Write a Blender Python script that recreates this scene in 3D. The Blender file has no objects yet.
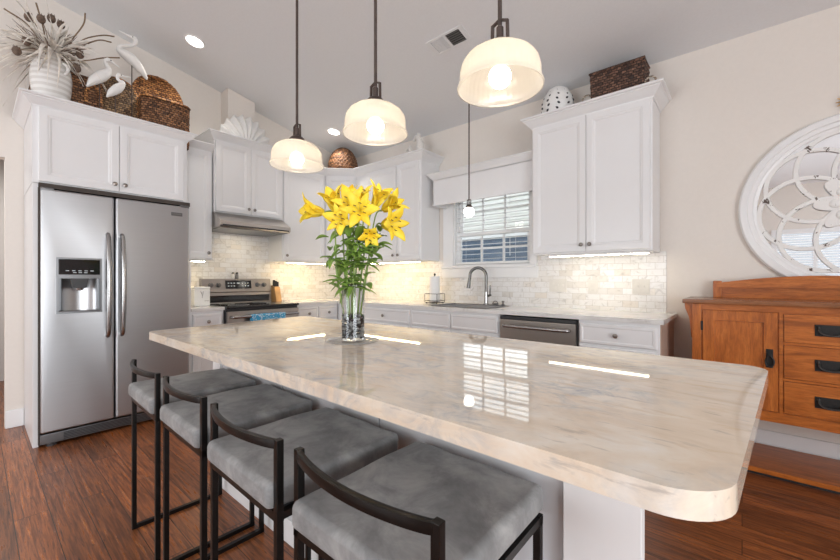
import bpy, bmesh, math, random
from mathutils import Vector, Matrix, noise
S = bpy.context.scene
C = S.collection
PI = math.pi
R = math.radians
# ------------------------------------------------------------------ camera
cam_d = bpy.data.cameras.new('camera'); cam = bpy.data.objects.new('camera', cam_d); C.objects.link(cam)
cam_d.sensor_width = 36.0; cam_d.lens = 379.06/840*36; cam_d.shift_y = -0.00095; cam_d.clip_start = 0.02
cam.location = (0, 0, 1.179); cam.rotation_euler = (R(90), 0, R(40.353)); S.camera = cam
# ------------------------------------------------------------------ world, lights, exposure
S.view_settings.view_transform = 'Standard'; S.view_settings.look = 'None'
S.view_settings.gamma = 1.0; S.view_settings.use_curve_mapping = False
S.view_settings.exposure = 0.66
S.cycles.use_denoising = True
S.cycles.max_bounces = 10; S.cycles.diffuse_bounces = 5; S.cycles.glossy_bounces = 5; S.cycles.transmission_bounces = 8
S.cycles.transparent_max_bounces = 16; S.cycles.sample_clamp_indirect = 6.0; S.cycles.caustics_reflective = False
wd = bpy.data.worlds.new('sky'); S.world = wd; wd.use_nodes = True
bg = wd.node_tree.nodes['Background']; bg.inputs[0].default_value = (0.86, 0.93, 1.0, 1); bg.inputs[1].default_value = 1.1

def area(name, loc, rot, sx, sy, power, col=(1, 1, 1), spread=180):
    l = bpy.data.lights.new(name, 'AREA'); l.shape = 'RECTANGLE'; l.size = sx; l.size_y = sy; l.energy = power; l.color = col
    l.spread = R(spread)
    o = bpy.data.objects.new(name, l); o.location = loc; o.rotation_euler = rot; C.objects.link(o); return o
# daylight through the rear window, followed by added fill lights out of view
area('daylight_rear_window', (1.15, -4.26, 1.52), (R(90), 0, 0), 1.25, 1.35, 2.6, (1.0, 0.985, 0.97))
area('daylight_patio_door', (-2.3, -4.12, 1.2), (R(90), 0, 0), 2.6, 2.1, 68, (.925, .965, 1.0))  # unseen fill light added to brighten the room from behind
area('daylight_side_door', (3.32, -1.0, 1.2), (R(90), 0, R(90)), 3.4, 2.1, 98, (.925, .965, 1.0))  # unseen fill light added to brighten the room from the right
area('hall_fill_light', (-5.4, -.3, 2.5), (0, 0, 0), .6, .6, 18, (1, .96, .9))  # unseen lamp added to brighten the hall beyond the doorway
area('daylight_sink_window', (-2.05, 3.75, 1.8), (R(90), 0, R(180)), 0.9, 0.85, 2.5, (0.95, 0.98, 1.0))

# ------------------------------------------------------------------ helpers
def catmull(pts, n=6):
    P = [Vector(p) for p in pts]; out = []
    for i in range(len(P)-1):
        p0 = P[i-1] if i > 0 else 2*P[0]-P[1]; p1, p2 = P[i], P[i+1]
        p3 = P[i+2] if i+2 < len(P) else 2*P[-1]-P[-2]
        for k in range(n):
            t = k/n
            out.append(0.5*((2*p1)+(-p0+p2)*t+(2*p0-5*p1+4*p2-p3)*t*t+(-p0+3*p1-3*p2+p3)*t*t*t))
    out.append(P[-1]); return out
def lerp_list(vals, m):
    out = []
    for i in range(m):
        f = i/(m-1)*(len(vals)-1); k = min(int(f), len(vals)-2); out.append(vals[k]+(vals[k+1]-vals[k])*(f-k))
    return out

class MB:
    def __init__(s): s.bm = bmesh.new(); s.wn = False; s.nb = 0
    def box(s, x0, x1, y0, y1, z0, z1, bev=0.0, seg=2):
        x0, x1 = min(x0, x1), max(x0, x1); y0, y1 = min(y0, y1), max(y0, y1); z0, z1 = min(z0, z1), max(z0, z1)
        e = (s.nb % 9)*.00011; s.nb += 1            # no two boxes of a mesh share a face plane
        x0 -= e; y0 -= e; z0 -= e; x1 += e; y1 += e; z1 += e
        v = [s.bm.verts.new(p) for p in ((x0,y0,z0),(x1,y0,z0),(x1,y1,z0),(x0,y1,z0),(x0,y0,z1),(x1,y0,z1),(x1,y1,z1),(x0,y1,z1))]
        fs = [s.bm.faces.new([v[i] for i in q]) for q in ((3,2,1,0),(4,5,6,7),(0,1,5,4),(1,2,6,5),(2,3,7,6),(3,0,4,7))]
        if bev > 0:
            s.wn = True
            es = list({e for f in fs for e in f.edges})
            bmesh.ops.bevel(s.bm, geom=es, offset=bev, segments=seg, affect='EDGES', profile=0.5)
        return s
    def prism(s, poly, z0, z1, bev=0.0, seg=2, axis='z'):
        def pt(p, z):
            return (p[0], p[1], z) if axis == 'z' else ((z, p[0], p[1]) if axis == 'x' else (p[0], z, p[1]))
        a = [s.bm.verts.new(pt(p, z0)) for p in poly]; b = [s.bm.verts.new(pt(p, z1)) for p in poly]; n = len(poly)
        fs = [s.bm.faces.new(a[::-1]), s.bm.faces.new(b)]
        for i in range(n): fs.append(s.bm.faces.new((a[i], a[(i+1) % n], b[(i+1) % n], b[i])))
        if bev > 0:
            s.wn = True
            es = list(fs[0].edges)+list(fs[1].edges)
            bmesh.ops.bevel(s.bm, geom=es, offset=bev, segments=seg, affect='EDGES', profile=0.5)
        bmesh.ops.recalc_face_normals(s.bm, faces=[f for f in s.bm.faces if f.is_valid])
        return s
    def tube(s, pts, r, n=10, flat=1.0, up=(0, 0, 1), smooth=0):
        pts = catmull(pts, smooth) if smooth else [Vector(p) for p in pts]
        m = len(pts); rs = r if isinstance(r, (list, tuple)) else [r]*m
        if len(rs) != m: rs = lerp_list(rs, m)
        up = Vector(up); rings = []; prev = None
        for i, p in enumerate(pts):
            a = pts[max(i-1, 0)]; b = pts[min(i+1, m-1)]; t = (b-a)
            t = t.normalized() if t.length > 1e-9 else Vector((0, 0, 1))
            if prev is None:
                sd = t.cross(up)
                if sd.length < 1e-4: sd = t.cross(Vector((1, 0, 0)))
            else:
                sd = prev - t*prev.dot(t)
                if sd.length < 1e-5: sd = t.cross(up)
            sd.normalize(); prev = sd; w = sd.cross(t)
            fr = 1.0
            if 0 < i < m-1:
                d1 = (p-pts[i-1]).normalized() if (p-pts[i-1]).length > 1e-9 else t
                fr = 1/max(0.5, d1.dot(t))
            rings.append([s.bm.verts.new(p+(sd*math.cos(2*PI*k/n)+w*math.sin(2*PI*k/n)*flat)*rs[i]*(fr if n <= 4 else 1)) for k in range(n)])
        for i in range(m-1):
            for k in range(n): s.bm.faces.new((rings[i][k], rings[i][(k+1) % n], rings[i+1][(k+1) % n], rings[i+1][k]))
        s.bm.faces.new(rings[0][::-1]); s.bm.faces.new(rings[-1]); return s
    def bar(s, a, b, w, h=None):      # rectangular bar between two points (square section w x h)
        h = h or w; a = Vector(a); b = Vector(b); t = (b-a).normalized()
        up = Vector((0, 0, 1)) if abs(t.z) < .95 else Vector((0, 1, 0))
        sd = t.cross(up).normalized(); u = sd.cross(t)
        rg = [[s.bm.verts.new(p+sd*w/2*i+u*h/2*j) for i, j in ((-1,-1),(1,-1),(1,1),(-1,1))] for p in (a, b)]
        for k in range(4): s.bm.faces.new((rg[0][k], rg[0][(k+1) % 4], rg[1][(k+1) % 4], rg[1][k]))
        s.bm.faces.new(rg[0][::-1]); s.bm.faces.new(rg[1]); return s
    def lathe(s, prof, c=(0, 0, 0), n=32, axis='z', close=False, fn=None):
        c = Vector(c); rings = []
        for r, z in prof:
            ring = []
            for k in range(n):
                a = 2*PI*k/n; rr = r*(fn(a, z) if fn else 1); x, y = rr*math.cos(a), rr*math.sin(a)
                p = (x, y, z) if axis == 'z' else ((z, x, y) if axis == 'x' else (y, z, x))
                ring.append(s.bm.verts.new(c+Vector(p)))
            rings.append(ring)
        m = len(prof)
        for i in range(m if close else m-1):
            for k in range(n): s.bm.faces.new((rings[i][k], rings[i][(k+1) % n], rings[(i+1) % m][(k+1) % n], rings[(i+1) % m][k]))
        if not close:
            if prof[0][0] > 1e-6: s.bm.faces.new(rings[0][::-1])
            if prof[-1][0] > 1e-6: s.bm.faces.new(rings[-1])
        return s
    def sphere(s, c, r, u=16, v=10, scale=(1, 1, 1)):
        g = bmesh.ops.create_uvsphere(s.bm, u_segments=u, v_segments=v, radius=r)
        bmesh.ops.scale(s.bm, vec=scale, verts=g['verts']); bmesh.ops.translate(s.bm, vec=c, verts=g['verts']); return s
    def torus(s, c, R_, r, n=40, m=8, axis='z', flat=1.0):
        prof = [(R_+r*math.cos(2*PI*k/m), flat*r*math.sin(2*PI*k/m)) for k in range(m)]
        return s.lathe(prof, c, n, axis, close=True)
    def rings(s, x0, x1, z0, z1, yback, steps):   # panelled slab: steps = [(inset, y), ...] towards -y
        def ring(i, y): return [s.bm.verts.new(p) for p in ((x0+i,y,z0+i),(x1-i,y,z0+i),(x1-i,y,z1-i),(x0+i,y,z1-i))]
        rg = [ring(0, yback)]+[ring(i, y) for i, y in steps]
        s.bm.faces.new(rg[0][::-1]); s.bm.faces.new(rg[-1])
        for a, b in zip(rg, rg[1:]):
            for k in range(4): s.bm.faces.new((a[k], a[(k+1) % 4], b[(k+1) % 4], b[k]))
        return s
    def sweep(s, path, prof, z, seg=None):         # path in plan, prof = [(out, up)]; outward is to the right of travel
        P = [Vector(p) for p in path]; N = []
        for i in range(len(P)-1):
            d = (P[i+1]-P[i]).normalized(); N.append(Vector((d.y, -d.x)))
        M = []
        for i in range(len(P)):
            if i == 0: M.append(N[0])
            elif i == len(P)-1: M.append(N[-1])
            else:
                b = (N[i-1]+N[i]).normalized(); M.append(b/max(.2, b.dot(N[i])))
        for i in (range(len(P)-1) if seg is None else seg):
            rg = []
            for j in (i, i+1): rg.append([s.bm.verts.new((P[j].x+M[j].x*o, P[j].y+M[j].y*o, z+u)) for o, u in prof])
            n = len(prof)
            for k in range(n): s.bm.faces.new((rg[0][k], rg[1][k], rg[1][(k+1) % n], rg[0][(k+1) % n]))
            s.bm.faces.new(rg[0]); s.bm.faces.new(rg[1][::-1])
        return s
    def grid(s, fn, nu, nv, closed_u=False):
        V = [[s.bm.verts.new(fn(i/nu, j/nv)) for i in range(nu if closed_u else nu+1)] for j in range(nv+1)]
        for j in range(nv):
            for i in range(nu):
                i2 = (i+1) % nu if closed_u else i+1
                s.bm.faces.new((V[j][i], V[j][i2], V[j+1][i2], V[j+1][i]))
        return s
    def build(s, name, mat, parent=None, world=False, smooth=38, recalc=True):
        if recalc: bmesh.ops.recalc_face_normals(s.bm, faces=s.bm.faces)
        me = bpy.data.meshes.new(name); s.bm.to_mesh(me); s.bm.free()
        if world and parent is not None: me.transform(root_matrix(parent).inverted())
        for m in (mat if isinstance(mat, (list, tuple)) else [mat]): me.materials.append(m)
        me.polygons.foreach_set('use_smooth', [True]*len(me.polygons)); me.set_sharp_from_angle(angle=R(smooth))
        o = bpy.data.objects.new(name, me); C.objects.link(o)
        if parent is not None: o.parent = parent
        if s.wn: w = o.modifiers.new('wn', 'WEIGHTED_NORMAL'); w.keep_sharp = True
        return o
def root_matrix(o):
    m = Matrix.LocRotScale(o.location, o.rotation_euler, o.scale)
    return m if o.parent is None else root_matrix(o.parent) @ m
def thing(name, label, cat, loc=(0, 0, 0), rotz=0, group=None):
    o = bpy.data.objects.new(name, None); C.objects.link(o); o.location = loc; o.rotation_euler = (0, 0, rotz); o.empty_display_size = .1
    o['label'] = label; o['category'] = cat
    if group: o['group'] = group
    return o
def tag(o, label, cat, group=None, kind=None):
    o['label'] = label; o['category'] = cat
    if group: o['group'] = group
    if kind: o['kind'] = kind
    return o
def struct(name, mb, m, label=None, cat=None):
    o = mb.build(name, m); o['kind'] = 'structure'
    if label: o['label'] = label
    if cat: o['category'] = cat
    return o
def children(o): return [c for c in bpy.data.objects if c.parent == o]
def dup(o, parent=None):
    c = o.copy(); C.objects.link(c)
    if parent is not None: c.parent = parent
    for ch in children(o): dup(ch, c)
    return c
def recenter(o, loc):                  # one-mesh thing: put its origin at its base
    o.data.transform(Matrix.Translation(-Vector(loc))); o.location = loc; return o
def bool_cut(o, cut):
    c = cut.build('cutter', bpy.data.materials[0]); c.parent = o.parent
    md = o.modifiers.new('cut', 'BOOLEAN'); md.object = c; md.operation = 'DIFFERENCE'; md.solver = 'EXACT'
    bpy.context.view_layer.update()
    me = bpy.data.meshes.new_from_object(o.evaluated_get(bpy.context.evaluated_depsgraph_get()))
    o.modifiers.clear(); old = o.data; o.data = me; me.name = o.name
    bpy.data.objects.remove(c, do_unlink=True); bpy.data.meshes.remove(old)
    me.set_sharp_from_angle(angle=R(38)); w = o.modifiers.new('wn', 'WEIGHTED_NORMAL'); w.keep_sharp = True; return o

# ------------------------------------------------------------------ materials
class NT:
    def __init__(s, name):
        s.m = bpy.data.materials.new(name); s.m.use_nodes = True; s.t = s.m.node_tree; s.b = s.t.nodes['Principled BSDF']; s.out = s.t.nodes['Material Output']
    def n(s, typ, **kw):
        nd = s.t.nodes.new(typ)
        for k, v in kw.items():
            if k.startswith('i_'):
                key = k[2:]; nd.inputs[int(key) if key.isdigit() else key].default_value = v
            else: setattr(nd, k, v)
        return nd
    def l(s, a, b): s.t.links.new(a, b)
    def coord(s, scale=(1, 1, 1), kind='Object', rot=(0, 0, 0)):
        tc = s.n('ShaderNodeTexCoord'); mp = s.n('ShaderNodeMapping'); mp.inputs['Scale'].default_value = scale; mp.inputs['Rotation'].default_value = rot
        s.l(tc.outputs[kind], mp.inputs[0]); return mp.outputs[0]
    def noise(s, vec, scale, detail=4, rough=.5, dist=0):
        nd = s.n('ShaderNodeTexNoise'); nd.inputs['Scale'].default_value = scale; nd.inputs['Detail'].default_value = detail
        nd.inputs['Roughness'].default_value = rough; nd.inputs['Distortion'].default_value = dist; s.l(vec, nd.inputs['Vector']); return nd.outputs[0]
    def ramp(s, fac, stops):
        nd = s.n('ShaderNodeValToRGB'); e = nd.color_ramp.elements
        while len(e) < len(stops): e.new(.5)
        for el, (p, c) in zip(e, stops): el.position = p; el.color = (*c, 1) if len(c) == 3 else c
        s.l(fac, nd.inputs[0]); return nd.outputs[0]
    def mix(s, fac, a, b, mode='MIX'):
        nd = s.n('ShaderNodeMix', data_type='RGBA', blend_type=mode)
        for sock, v in ((nd.inputs[0], fac), (nd.inputs[6], a), (nd.inputs[7], b)):
            if isinstance(v, (int, float)): sock.default_value = v
            elif isinstance(v, tuple): sock.default_value = (*v, 1)
            else: s.l(v, sock)
        return nd.outputs[2]
    def math(s, op, a, b=0.0):
        nd = s.n('ShaderNodeMath', operation=op)
        for sock, v in ((nd.inputs[0], a), (nd.inputs[1], b)):
            if isinstance(v, (int, float)): sock.default_value = v
            else: s.l(v, sock)
        return nd.outputs[0]
    def bump(s, h, strength=.2, dist=.01):
        nd = s.n('ShaderNodeBump'); nd.inputs['Strength'].default_value = strength; nd.inputs['Distance'].default_value = dist
        s.l(h, nd.inputs['Height']); s.l(nd.outputs[0], s.b.inputs['Normal']); return nd
    def set(s, **kw):
        for k, v in kw.items():
            sock = s.b.inputs[k.replace('_', ' ')]
            if isinstance(v, (int, float)): sock.default_value = v
            elif isinstance(v, tuple): sock.default_value = (*v, 1) if len(v) == 3 else v
            else: s.l(v, sock)
        return s
def mat(name, col, rough=.5, metal=0.0, nscale=0, namp=.06, bump=0, **kw):
    t = NT(name); t.set(Roughness=rough, Metallic=metal, **kw)
    if nscale:
        f = t.noise(t.coord(), nscale, 4, .6)
        lo = tuple(max(0, c*(1-namp)) for c in col); hi = tuple(min(1, c*(1+namp)) for c in col)
        t.set(Base_Color=t.ramp(f, [(.3, lo), (.7, hi)]))
        if bump: t.bump(f, bump, .004)
    else: t.set(Base_Color=col)
    return t.m
M = {}
M['cabinet'] = mat('cabinet_white_paint', (.80, .80, .805), .32, nscale=3, namp=.012)
M['island'] = mat('island_grey_white_paint', (.60, .61, .63), .4, nscale=3, namp=.012)
M['trim'] = mat('trim_white_paint', (.83, .83, .83), .35, nscale=3, namp=.01)
M['wall'] = mat('wall_greige_paint', (.765, .715, .66), .85, nscale=40, namp=.012, bump=.03)
M['ceiling'] = mat('ceiling_grey_paint', (.775, .785, .80), .9, nscale=60, namp=.015, bump=.05)
M['knob'] = mat('pewter_knob', (.30, .27, .25), .32, 1.0, nscale=30, namp=.1)
M['black_metal'] = mat('black_bronze_metal', (.017, .015, .014), .3, .7, nscale=25, namp=.25)
M['bronze'] = mat('dark_bronze', (.11, .085, .075), .4, .8, nscale=30, namp=.2)
M['chrome'] = mat('brushed_nickel', (.40, .39, .385), .22, 1.0, nscale=40, namp=.05)
M['nickel'] = mat('dark_nickel', (.15, .145, .14), .25, 1.0, nscale=40, namp=.05)
M['handle'] = mat('satin_steel_handle', (.34, .33, .325), .22, 1.0, nscale=40, namp=.03)
M['black_glass'] = mat('black_glass', (.012, .012, .014), .08, nscale=4, namp=.1)
M['black_plastic'] = mat('black_plastic', (.03, .03, .032), .4, nscale=20, namp=.1)
M['gap_dark_fill'] = mat('gap_shade_brown', (.055, .042, .035), .7, nscale=20, namp=.2)  # shade of the gap around the refrigerator, put into a colour
M['end_brown'] = mat('cabinet_end_brown', (.50, .37, .30), .5, nscale=8, namp=.08)  # brown tone for the right-hand cabinet end panel
M['white_resin'] = mat('white_painted_wood', (.82, .81, .79), .5, nscale=25, namp=.04, bump=.1)
M['coral'] = mat('white_coral_resin', (.74, .71, .67), .7, nscale=60, namp=.1, bump=.5)
M['plate'] = mat('marble_toned_plastic', (.70, .68, .64), .4, nscale=20, namp=.05)
M['paper'] = mat('white_paper', (.86, .86, .85), .9, nscale=90, namp=.02, bump=.1)
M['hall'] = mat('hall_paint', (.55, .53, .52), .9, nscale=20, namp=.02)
M['slat'] = mat('white_blind_slat', (.84, .84, .83), .45, nscale=5, namp=.01)
M['gold'] = mat('gold_leaf', (.72, .45, .16), .35, .8, nscale=40, namp=.2)
M['knife_wood'] = mat('light_wood', (.58, .34, .15), .5, nscale=14, namp=.15)
M['iron_bail'] = mat('worn_iron', (.07, .068, .066), .35, .7, nscale=60, namp=.3)
M['black_iron'] = mat('black_iron', (.018, .018, .018), .45, .4, nscale=60, namp=.3, bump=.2)

def stainless(name, col=(.46, .46, .47), rough=.33, axis=(.4, .4, 60)):
    t = NT(name); f = t.noise(t.coord(axis), 6, 2, .5)
    t.set(Base_Color=t.ramp(f, [(.3, tuple(c*.975 for c in col)), (.7, tuple(c*1.02 for c in col))]), Metallic=1.0, Roughness=rough); return t.m
M['steel'] = stainless('brushed_stainless_steel')
M['steel_warm'] = stainless('warm_brushed_steel', (.40, .365, .335), .32)
M['steel_hood'] = stainless('hood_steel', (.56, .52, .48), .30)
M['steel_dark'] = stainless('dark_steel', (.20, .20, .205), .3)

def marble_top(name):
    t = NT(name); cl = t.noise(t.coord((1.6, 3.4, 3.4)), 2.2, 7, .62, .9); st = t.noise(t.coord((4.5, 19, 19)), 2.6, 5, .62, .35); tn = t.noise(t.coord((3.2, 11, 11)), 1.9, 4, .6, .5)
    c = t.ramp(cl, [(.28, (.66, .53, .395)), (.44, (.745, .62, .485)), (.58, (.785, .70, .59)), (.74, (.82, .78, .72))])
    c = t.mix(t.ramp(tn, [(.58, (0, 0, 0)), (.72, (.55,)*3)]), c, (.60, .42, .24))
    c = t.mix(t.ramp(st, [(.30, (.60,)*3), (.42, (0, 0, 0))]), c, (.40, .345, .30))
    gm = t.noise(t.coord((1, 1, 1)), 2.3, 3, .55); gb = t.noise(t.coord((1.3, 1.6, 1.6)), 8.5, 7, .68, 1.4)
    g = t.math('MULTIPLY', t.ramp(gm, [(.38, (0, 0, 0)), (.56, (1, 1, 1))]), t.ramp(gb, [(.42, (0, 0, 0)), (.55, (.40,)*3), (.68, (.95,)*3)]))
    c = t.mix(g, c, (.40, .41, .43))
    t.set(Base_Color=c, Roughness=.03, Specular_IOR_Level=.6); return t.m
M['marble'] = marble_top('cream_marble')
def counter_mat(name):
    t = NT(name); a = t.noise(t.coord((1.5, 1.5, 1.5)), 3, 8, .65, 1.2)
    c = t.ramp(a, [(.3, (.55, .53, .51)), (.45, (.74, .73, .71)), (.7, (.80, .79, .78))])
    t.set(Base_Color=c, Roughness=.09); return t.m
M['counter'] = counter_mat('white_marble_counter')

def tile_mat(name, horiz):
    t = NT(name); tc = t.n('ShaderNodeTexCoord'); sp = t.n('ShaderNodeSeparateXYZ'); cb = t.n('ShaderNodeCombineXYZ')
    t.l(tc.outputs['Object'], sp.inputs[0]); t.l(sp.outputs[horiz], cb.inputs[0]); t.l(sp.outputs[2], cb.inputs[1])
    br = t.n('ShaderNodeTexBrick', offset=.5, squash=1.0); t.l(cb.outputs[0], br.inputs['Vector'])
    br.inputs['Color1'].default_value = (0, 0, 0, 1); br.inputs['Color2'].default_value = (1, 1, 1, 1); br.inputs['Mortar'].default_value = (.5, .5, .5, 1)
    br.inputs['Scale'].default_value = 1; br.inputs['Mortar Size'].default_value = .0014; br.inputs['Mortar Smooth'].default_value = .1
    br.inputs['Brick Width'].default_value = .118; br.inputs['Row Height'].default_value = .0525
    rnd = br.outputs['Color']
    off = t.n('ShaderNodeVectorMath', operation='MULTIPLY_ADD'); off.inputs[1].default_value = (7, 7, 7); t.l(rnd, off.inputs[0]); t.l(cb.outputs[0], off.inputs[2])
    vn = t.noise(off.outputs[0], 11, 6, .62, 1.6)
    veins = t.ramp(vn, [(.33, (.34, .32, .30)), (.41, (.72, .70, .67)), (.5, (.86, .855, .85)), (.8, (.88, .88, .87))])
    tint = t.ramp(rnd, [(0, (.70, .66, .60)), (.12, (.84, .82, .79)), (.3, (.86, .85, .84)), (.8, (.88, .88, .88)), (1, (.80, .74, .66))])
    c = t.mix(.6, tint, veins, 'MULTIPLY'); c = t.mix(.24, c, (.87, .865, .855))
    c = t.mix(br.outputs['Fac'], c, (.58, .55, .51))
    t.set(Base_Color=c, Roughness=.22)
    inv = t.math('SUBTRACT', 1.0, br.outputs['Fac']); t.bump(inv, .35, .002); return t.m
M['tile_x'] = tile_mat('marble_subway_tile', 0); M['tile_y'] = tile_mat('marble_subway_tile_side', 1)

def floor_mat():
    t = NT('hand_scraped_wood'); v = t.coord()
    br = t.n('ShaderNodeTexBrick', offset=.37); t.l(v, br.inputs['Vector'])
    br.inputs['Color1'].default_value = (0, 0, 0, 1); br.inputs['Color2'].default_value = (1, 1, 1, 1); br.inputs['Mortar'].default_value = (0, 0, 0, 1)
    br.inputs['Scale'].default_value = 1; br.inputs['Mortar Size'].default_value = .0016; br.inputs['Brick Width'].default_value = 1.35; br.inputs['Row Height'].default_value = .125
    off = t.n('ShaderNodeVectorMath', operation='MULTIPLY_ADD'); off.inputs[1].default_value = (3, 5, 0); t.l(br.outputs['Color'], off.inputs[0]); t.l(v, off.inputs[2])
    st = t.n('ShaderNodeMapping'); st.inputs['Scale'].default_value = (1.6, 34, 1); t.l(off.outputs[0], st.inputs[0])
    g = t.noise(st.outputs[0], 2.2, 7, .7, .4)
    st2 = t.n('ShaderNodeMapping'); st2.inputs['Scale'].default_value = (5, 60, 1); t.l(off.outputs[0], st2.inputs[0])
    g2 = t.noise(st2.outputs[0], 2.0, 4, .6, .2)
    c = t.ramp(g, [(.28, (.065, .020, .008)), (.45, (.18, .060, .023)), (.6, (.37, .125, .040)), (.78, (.54, .215, .075))])
    c = t.mix(t.ramp(g2, [(.30, (1, 1, 1)), (.40, (0, 0, 0))]), c, (.018, .008, .005))
    pl = t.ramp(br.outputs['Color'], [(0, (.72, .70, .68)), (1, (1.25, 1.2, 1.15))])
    c = t.mix(1.0, c, pl, 'MULTIPLY'); c = t.mix(br.outputs['Fac'], c, (.012, .006, .004))
    t.set(Base_Color=c, Roughness=t.ramp(g, [(.3, (.38,)*3), (.7, (.24,)*3)])); t.bump(g, .12, .004); return t.m
M['floor'] = floor_mat()

def wood_mat(name, cols, axis=(2, 16, 16), sc=2.0, rough=.32):
    t = NT(name); v = t.coord(axis); g = t.noise(v, sc, 6, .6, .6); g2 = t.noise(t.coord(tuple(a*3 for a in axis)), sc*2, 3, .6)
    c = t.ramp(g, [(.28, cols[0]), (.5, cols[1]), (.72, cols[2])]); c = t.mix(t.ramp(g2, [(.35, (.35,)*3), (.55, (0, 0, 0))]), c, tuple(x*.6 for x in cols[0]))
    t.set(Base_Color=c, Roughness=rough); t.bump(g2, .05, .002); return t.m
OAK = ((.27, .070, .011), (.48, .136, .022), (.62, .20, .040))
M['oak_h'] = wood_mat('mission_oak_along', OAK); M['oak_v'] = wood_mat('mission_oak_upright', OAK, (16, 16, 2))
M['oak_top'] = wood_mat('mission_oak_top', ((.17, .062, .022), (.27, .105, .040), (.36, .15, .06)), rough=.22)

def leather():
    t = NT('distressed_grey_leather'); a = t.noise(t.coord(), 7, 6, .65, .6); b = t.noise(t.coord(), 45, 4, .6)
    c = t.ramp(a, [(.28, (.13, .132, .134)), (.44, (.22, .222, .222)), (.56, (.34, .342, .338)), (.72, (.50, .495, .48))])
    c = t.mix(.25, c, t.ramp(b, [(.3, (.12,)*3), (.7, (.26,)*3)]))
    t.set(Base_Color=c, Roughness=.62, Sheen_Weight=.15); t.bump(b, .12, .002); return t.m
M['leather'] = leather()
def wicker(name, d, m_, h, sc=60):
    t = NT(name); tc = t.n('ShaderNodeTexCoord'); sp = t.n('ShaderNodeSeparateXYZ'); cb = t.n('ShaderNodeCombineXYZ'); t.l(tc.outputs['Object'], sp.inputs[0])
    t.l(t.math('ADD', sp.outputs[0], sp.outputs[1]), cb.inputs[0]); t.l(sp.outputs[2], cb.inputs[1])
    br = t.n('ShaderNodeTexBrick', offset=.5); t.l(cb.outputs[0], br.inputs['Vector'])
    for k, v in (('Color1', (0, 0, 0, 1)), ('Color2', (1, 1, 1, 1)), ('Mortar', (0, 0, 0, 1)), ('Scale', 1), ('Mortar Size', .0035), ('Mortar Smooth', .6), ('Brick Width', .034), ('Row Height', .019)): br.inputs[k].default_value = v
    a = t.noise(t.coord(), sc, 3, .6)
    c = t.ramp(t.math('ADD', t.math('MULTIPLY', br.outputs['Color'], .5), t.math('MULTIPLY', a, .5)), [(.25, d), (.48, m_), (.72, h)])
    c = t.mix(br.outputs['Fac'], c, tuple(x*.35 for x in d))  # gaps between strands: their shade is put into the colour
    t.set(Base_Color=c, Roughness=.6); t.bump(t.math('SUBTRACT', a, br.outputs['Fac']), .6, .005); return t.m
M['wicker_orange'] = wicker('honey_wicker', (.15, .055, .016), (.42, .17, .05), (.66, .31, .10))
M['wicker_brown'] = wicker('brown_wicker', (.08, .034, .015), (.22, .095, .038), (.38, .18, .08))
M['wicker_grey'] = wicker('grey_brown_wicker', (.10, .055, .028), (.24, .14, .065), (.36, .22, .11))
M['wicker_dark'] = wicker('dark_rope_weave', (.035, .016, .010), (.11, .052, .032), (.21, .105, .065))
M['rope'] = wicker('pale_rope', (.32, .25, .18), (.5, .41, .32), (.62, .53, .43))

def glass(name, col=(1, 1, 1), rough=0.0, ior=1.45):
    t = NT(name); t.set(Base_Color=col, Roughness=rough, Transmission_Weight=1.0, IOR=ior); return t.m
M['glass'] = glass('clear_glass', (.985, .99, .99)); M['water'] = glass('water', (.98, .99, .985), 0, 1.33)
def pane_mat():
    t = NT('window_pane'); tr = t.n('ShaderNodeBsdfTransparent'); gl = t.n('ShaderNodeBsdfGlossy'); gl.inputs['Roughness'].default_value = .02
    fr = t.n('ShaderNodeFresnel'); fr.inputs[0].default_value = 1.45; mx = t.n('ShaderNodeMixShader')
    t.l(fr.outputs[0], mx.inputs[0]); t.l(tr.outputs[0], mx.inputs[1]); t.l(gl.outputs[0], mx.inputs[2]); t.l(mx.outputs[0], t.out.inputs[0]); return t.m
M['pane'] = pane_mat()
def frost_mat():
    t = NT('frosted_trivet_glass'); t.set(Base_Color=(.95, .95, .94), Roughness=.15, Alpha=.35); return t.m
M['pane_frost'] = frost_mat()
M['mirror'] = mat('mirror_silver', (.80, .81, .82), .015, 1.0, nscale=2, namp=.01)
def shade_mat():
    t = NT('ribbed_frosted_glass'); a = t.noise(t.coord((1, 1, 1)), 60, 2, .5)
    tr = t.n('ShaderNodeBsdfTransparent'); tr.inputs[0].default_value = (1, .97, .92, 1)
    tl = t.n('ShaderNodeBsdfTranslucent'); tl.inputs[0].default_value = (.86, .84, .80, 1)
    df = t.n('ShaderNodeBsdfDiffuse'); df.inputs[0].default_value = (.84, .83, .81, 1)
    gl = t.n('ShaderNodeBsdfGlossy'); gl.inputs['Roughness'].default_value = .15
    m1 = t.n('ShaderNodeMixShader'); m1.inputs[0].default_value = .45; t.l(tl.outputs[0], m1.inputs[1]); t.l(df.outputs[0], m1.inputs[2])
    m2 = t.n('ShaderNodeMixShader'); m2.inputs[0].default_value = .46; t.l(m1.outputs[0], m2.inputs[1]); t.l(tr.outputs[0], m2.inputs[2])
    m3 = t.n('ShaderNodeMixShader'); m3.inputs[0].default_value = .05; t.l(m2.outputs[0], m3.inputs[1]); t.l(gl.outputs[0], m3.inputs[2])
    bp = t.n('ShaderNodeBump'); bp.inputs['Strength'].default_value = .3; t.l(a, bp.inputs['Height'])
    for nd in (tl, df, gl): t.l(bp.outputs[0], nd.inputs['Normal'])
    t.l(m3.outputs[0], t.out.inputs[0]); return t.m
M['shade'] = shade_mat()
def emit(name, col, st):
    t = NT(name); t.set(Base_Color=col, Emission_Color=col, Emission_Strength=st); return t.m
M['bulb'] = emit('lit_bulb', (1.0, .86, .66), 13.0)
M['bulb_small'] = emit('lit_opal_globe', (1.0, .93, .82), 5.0)
M['lens'] = emit('lit_recessed_lens', (1.0, .96, .9), 5.0)
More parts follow.
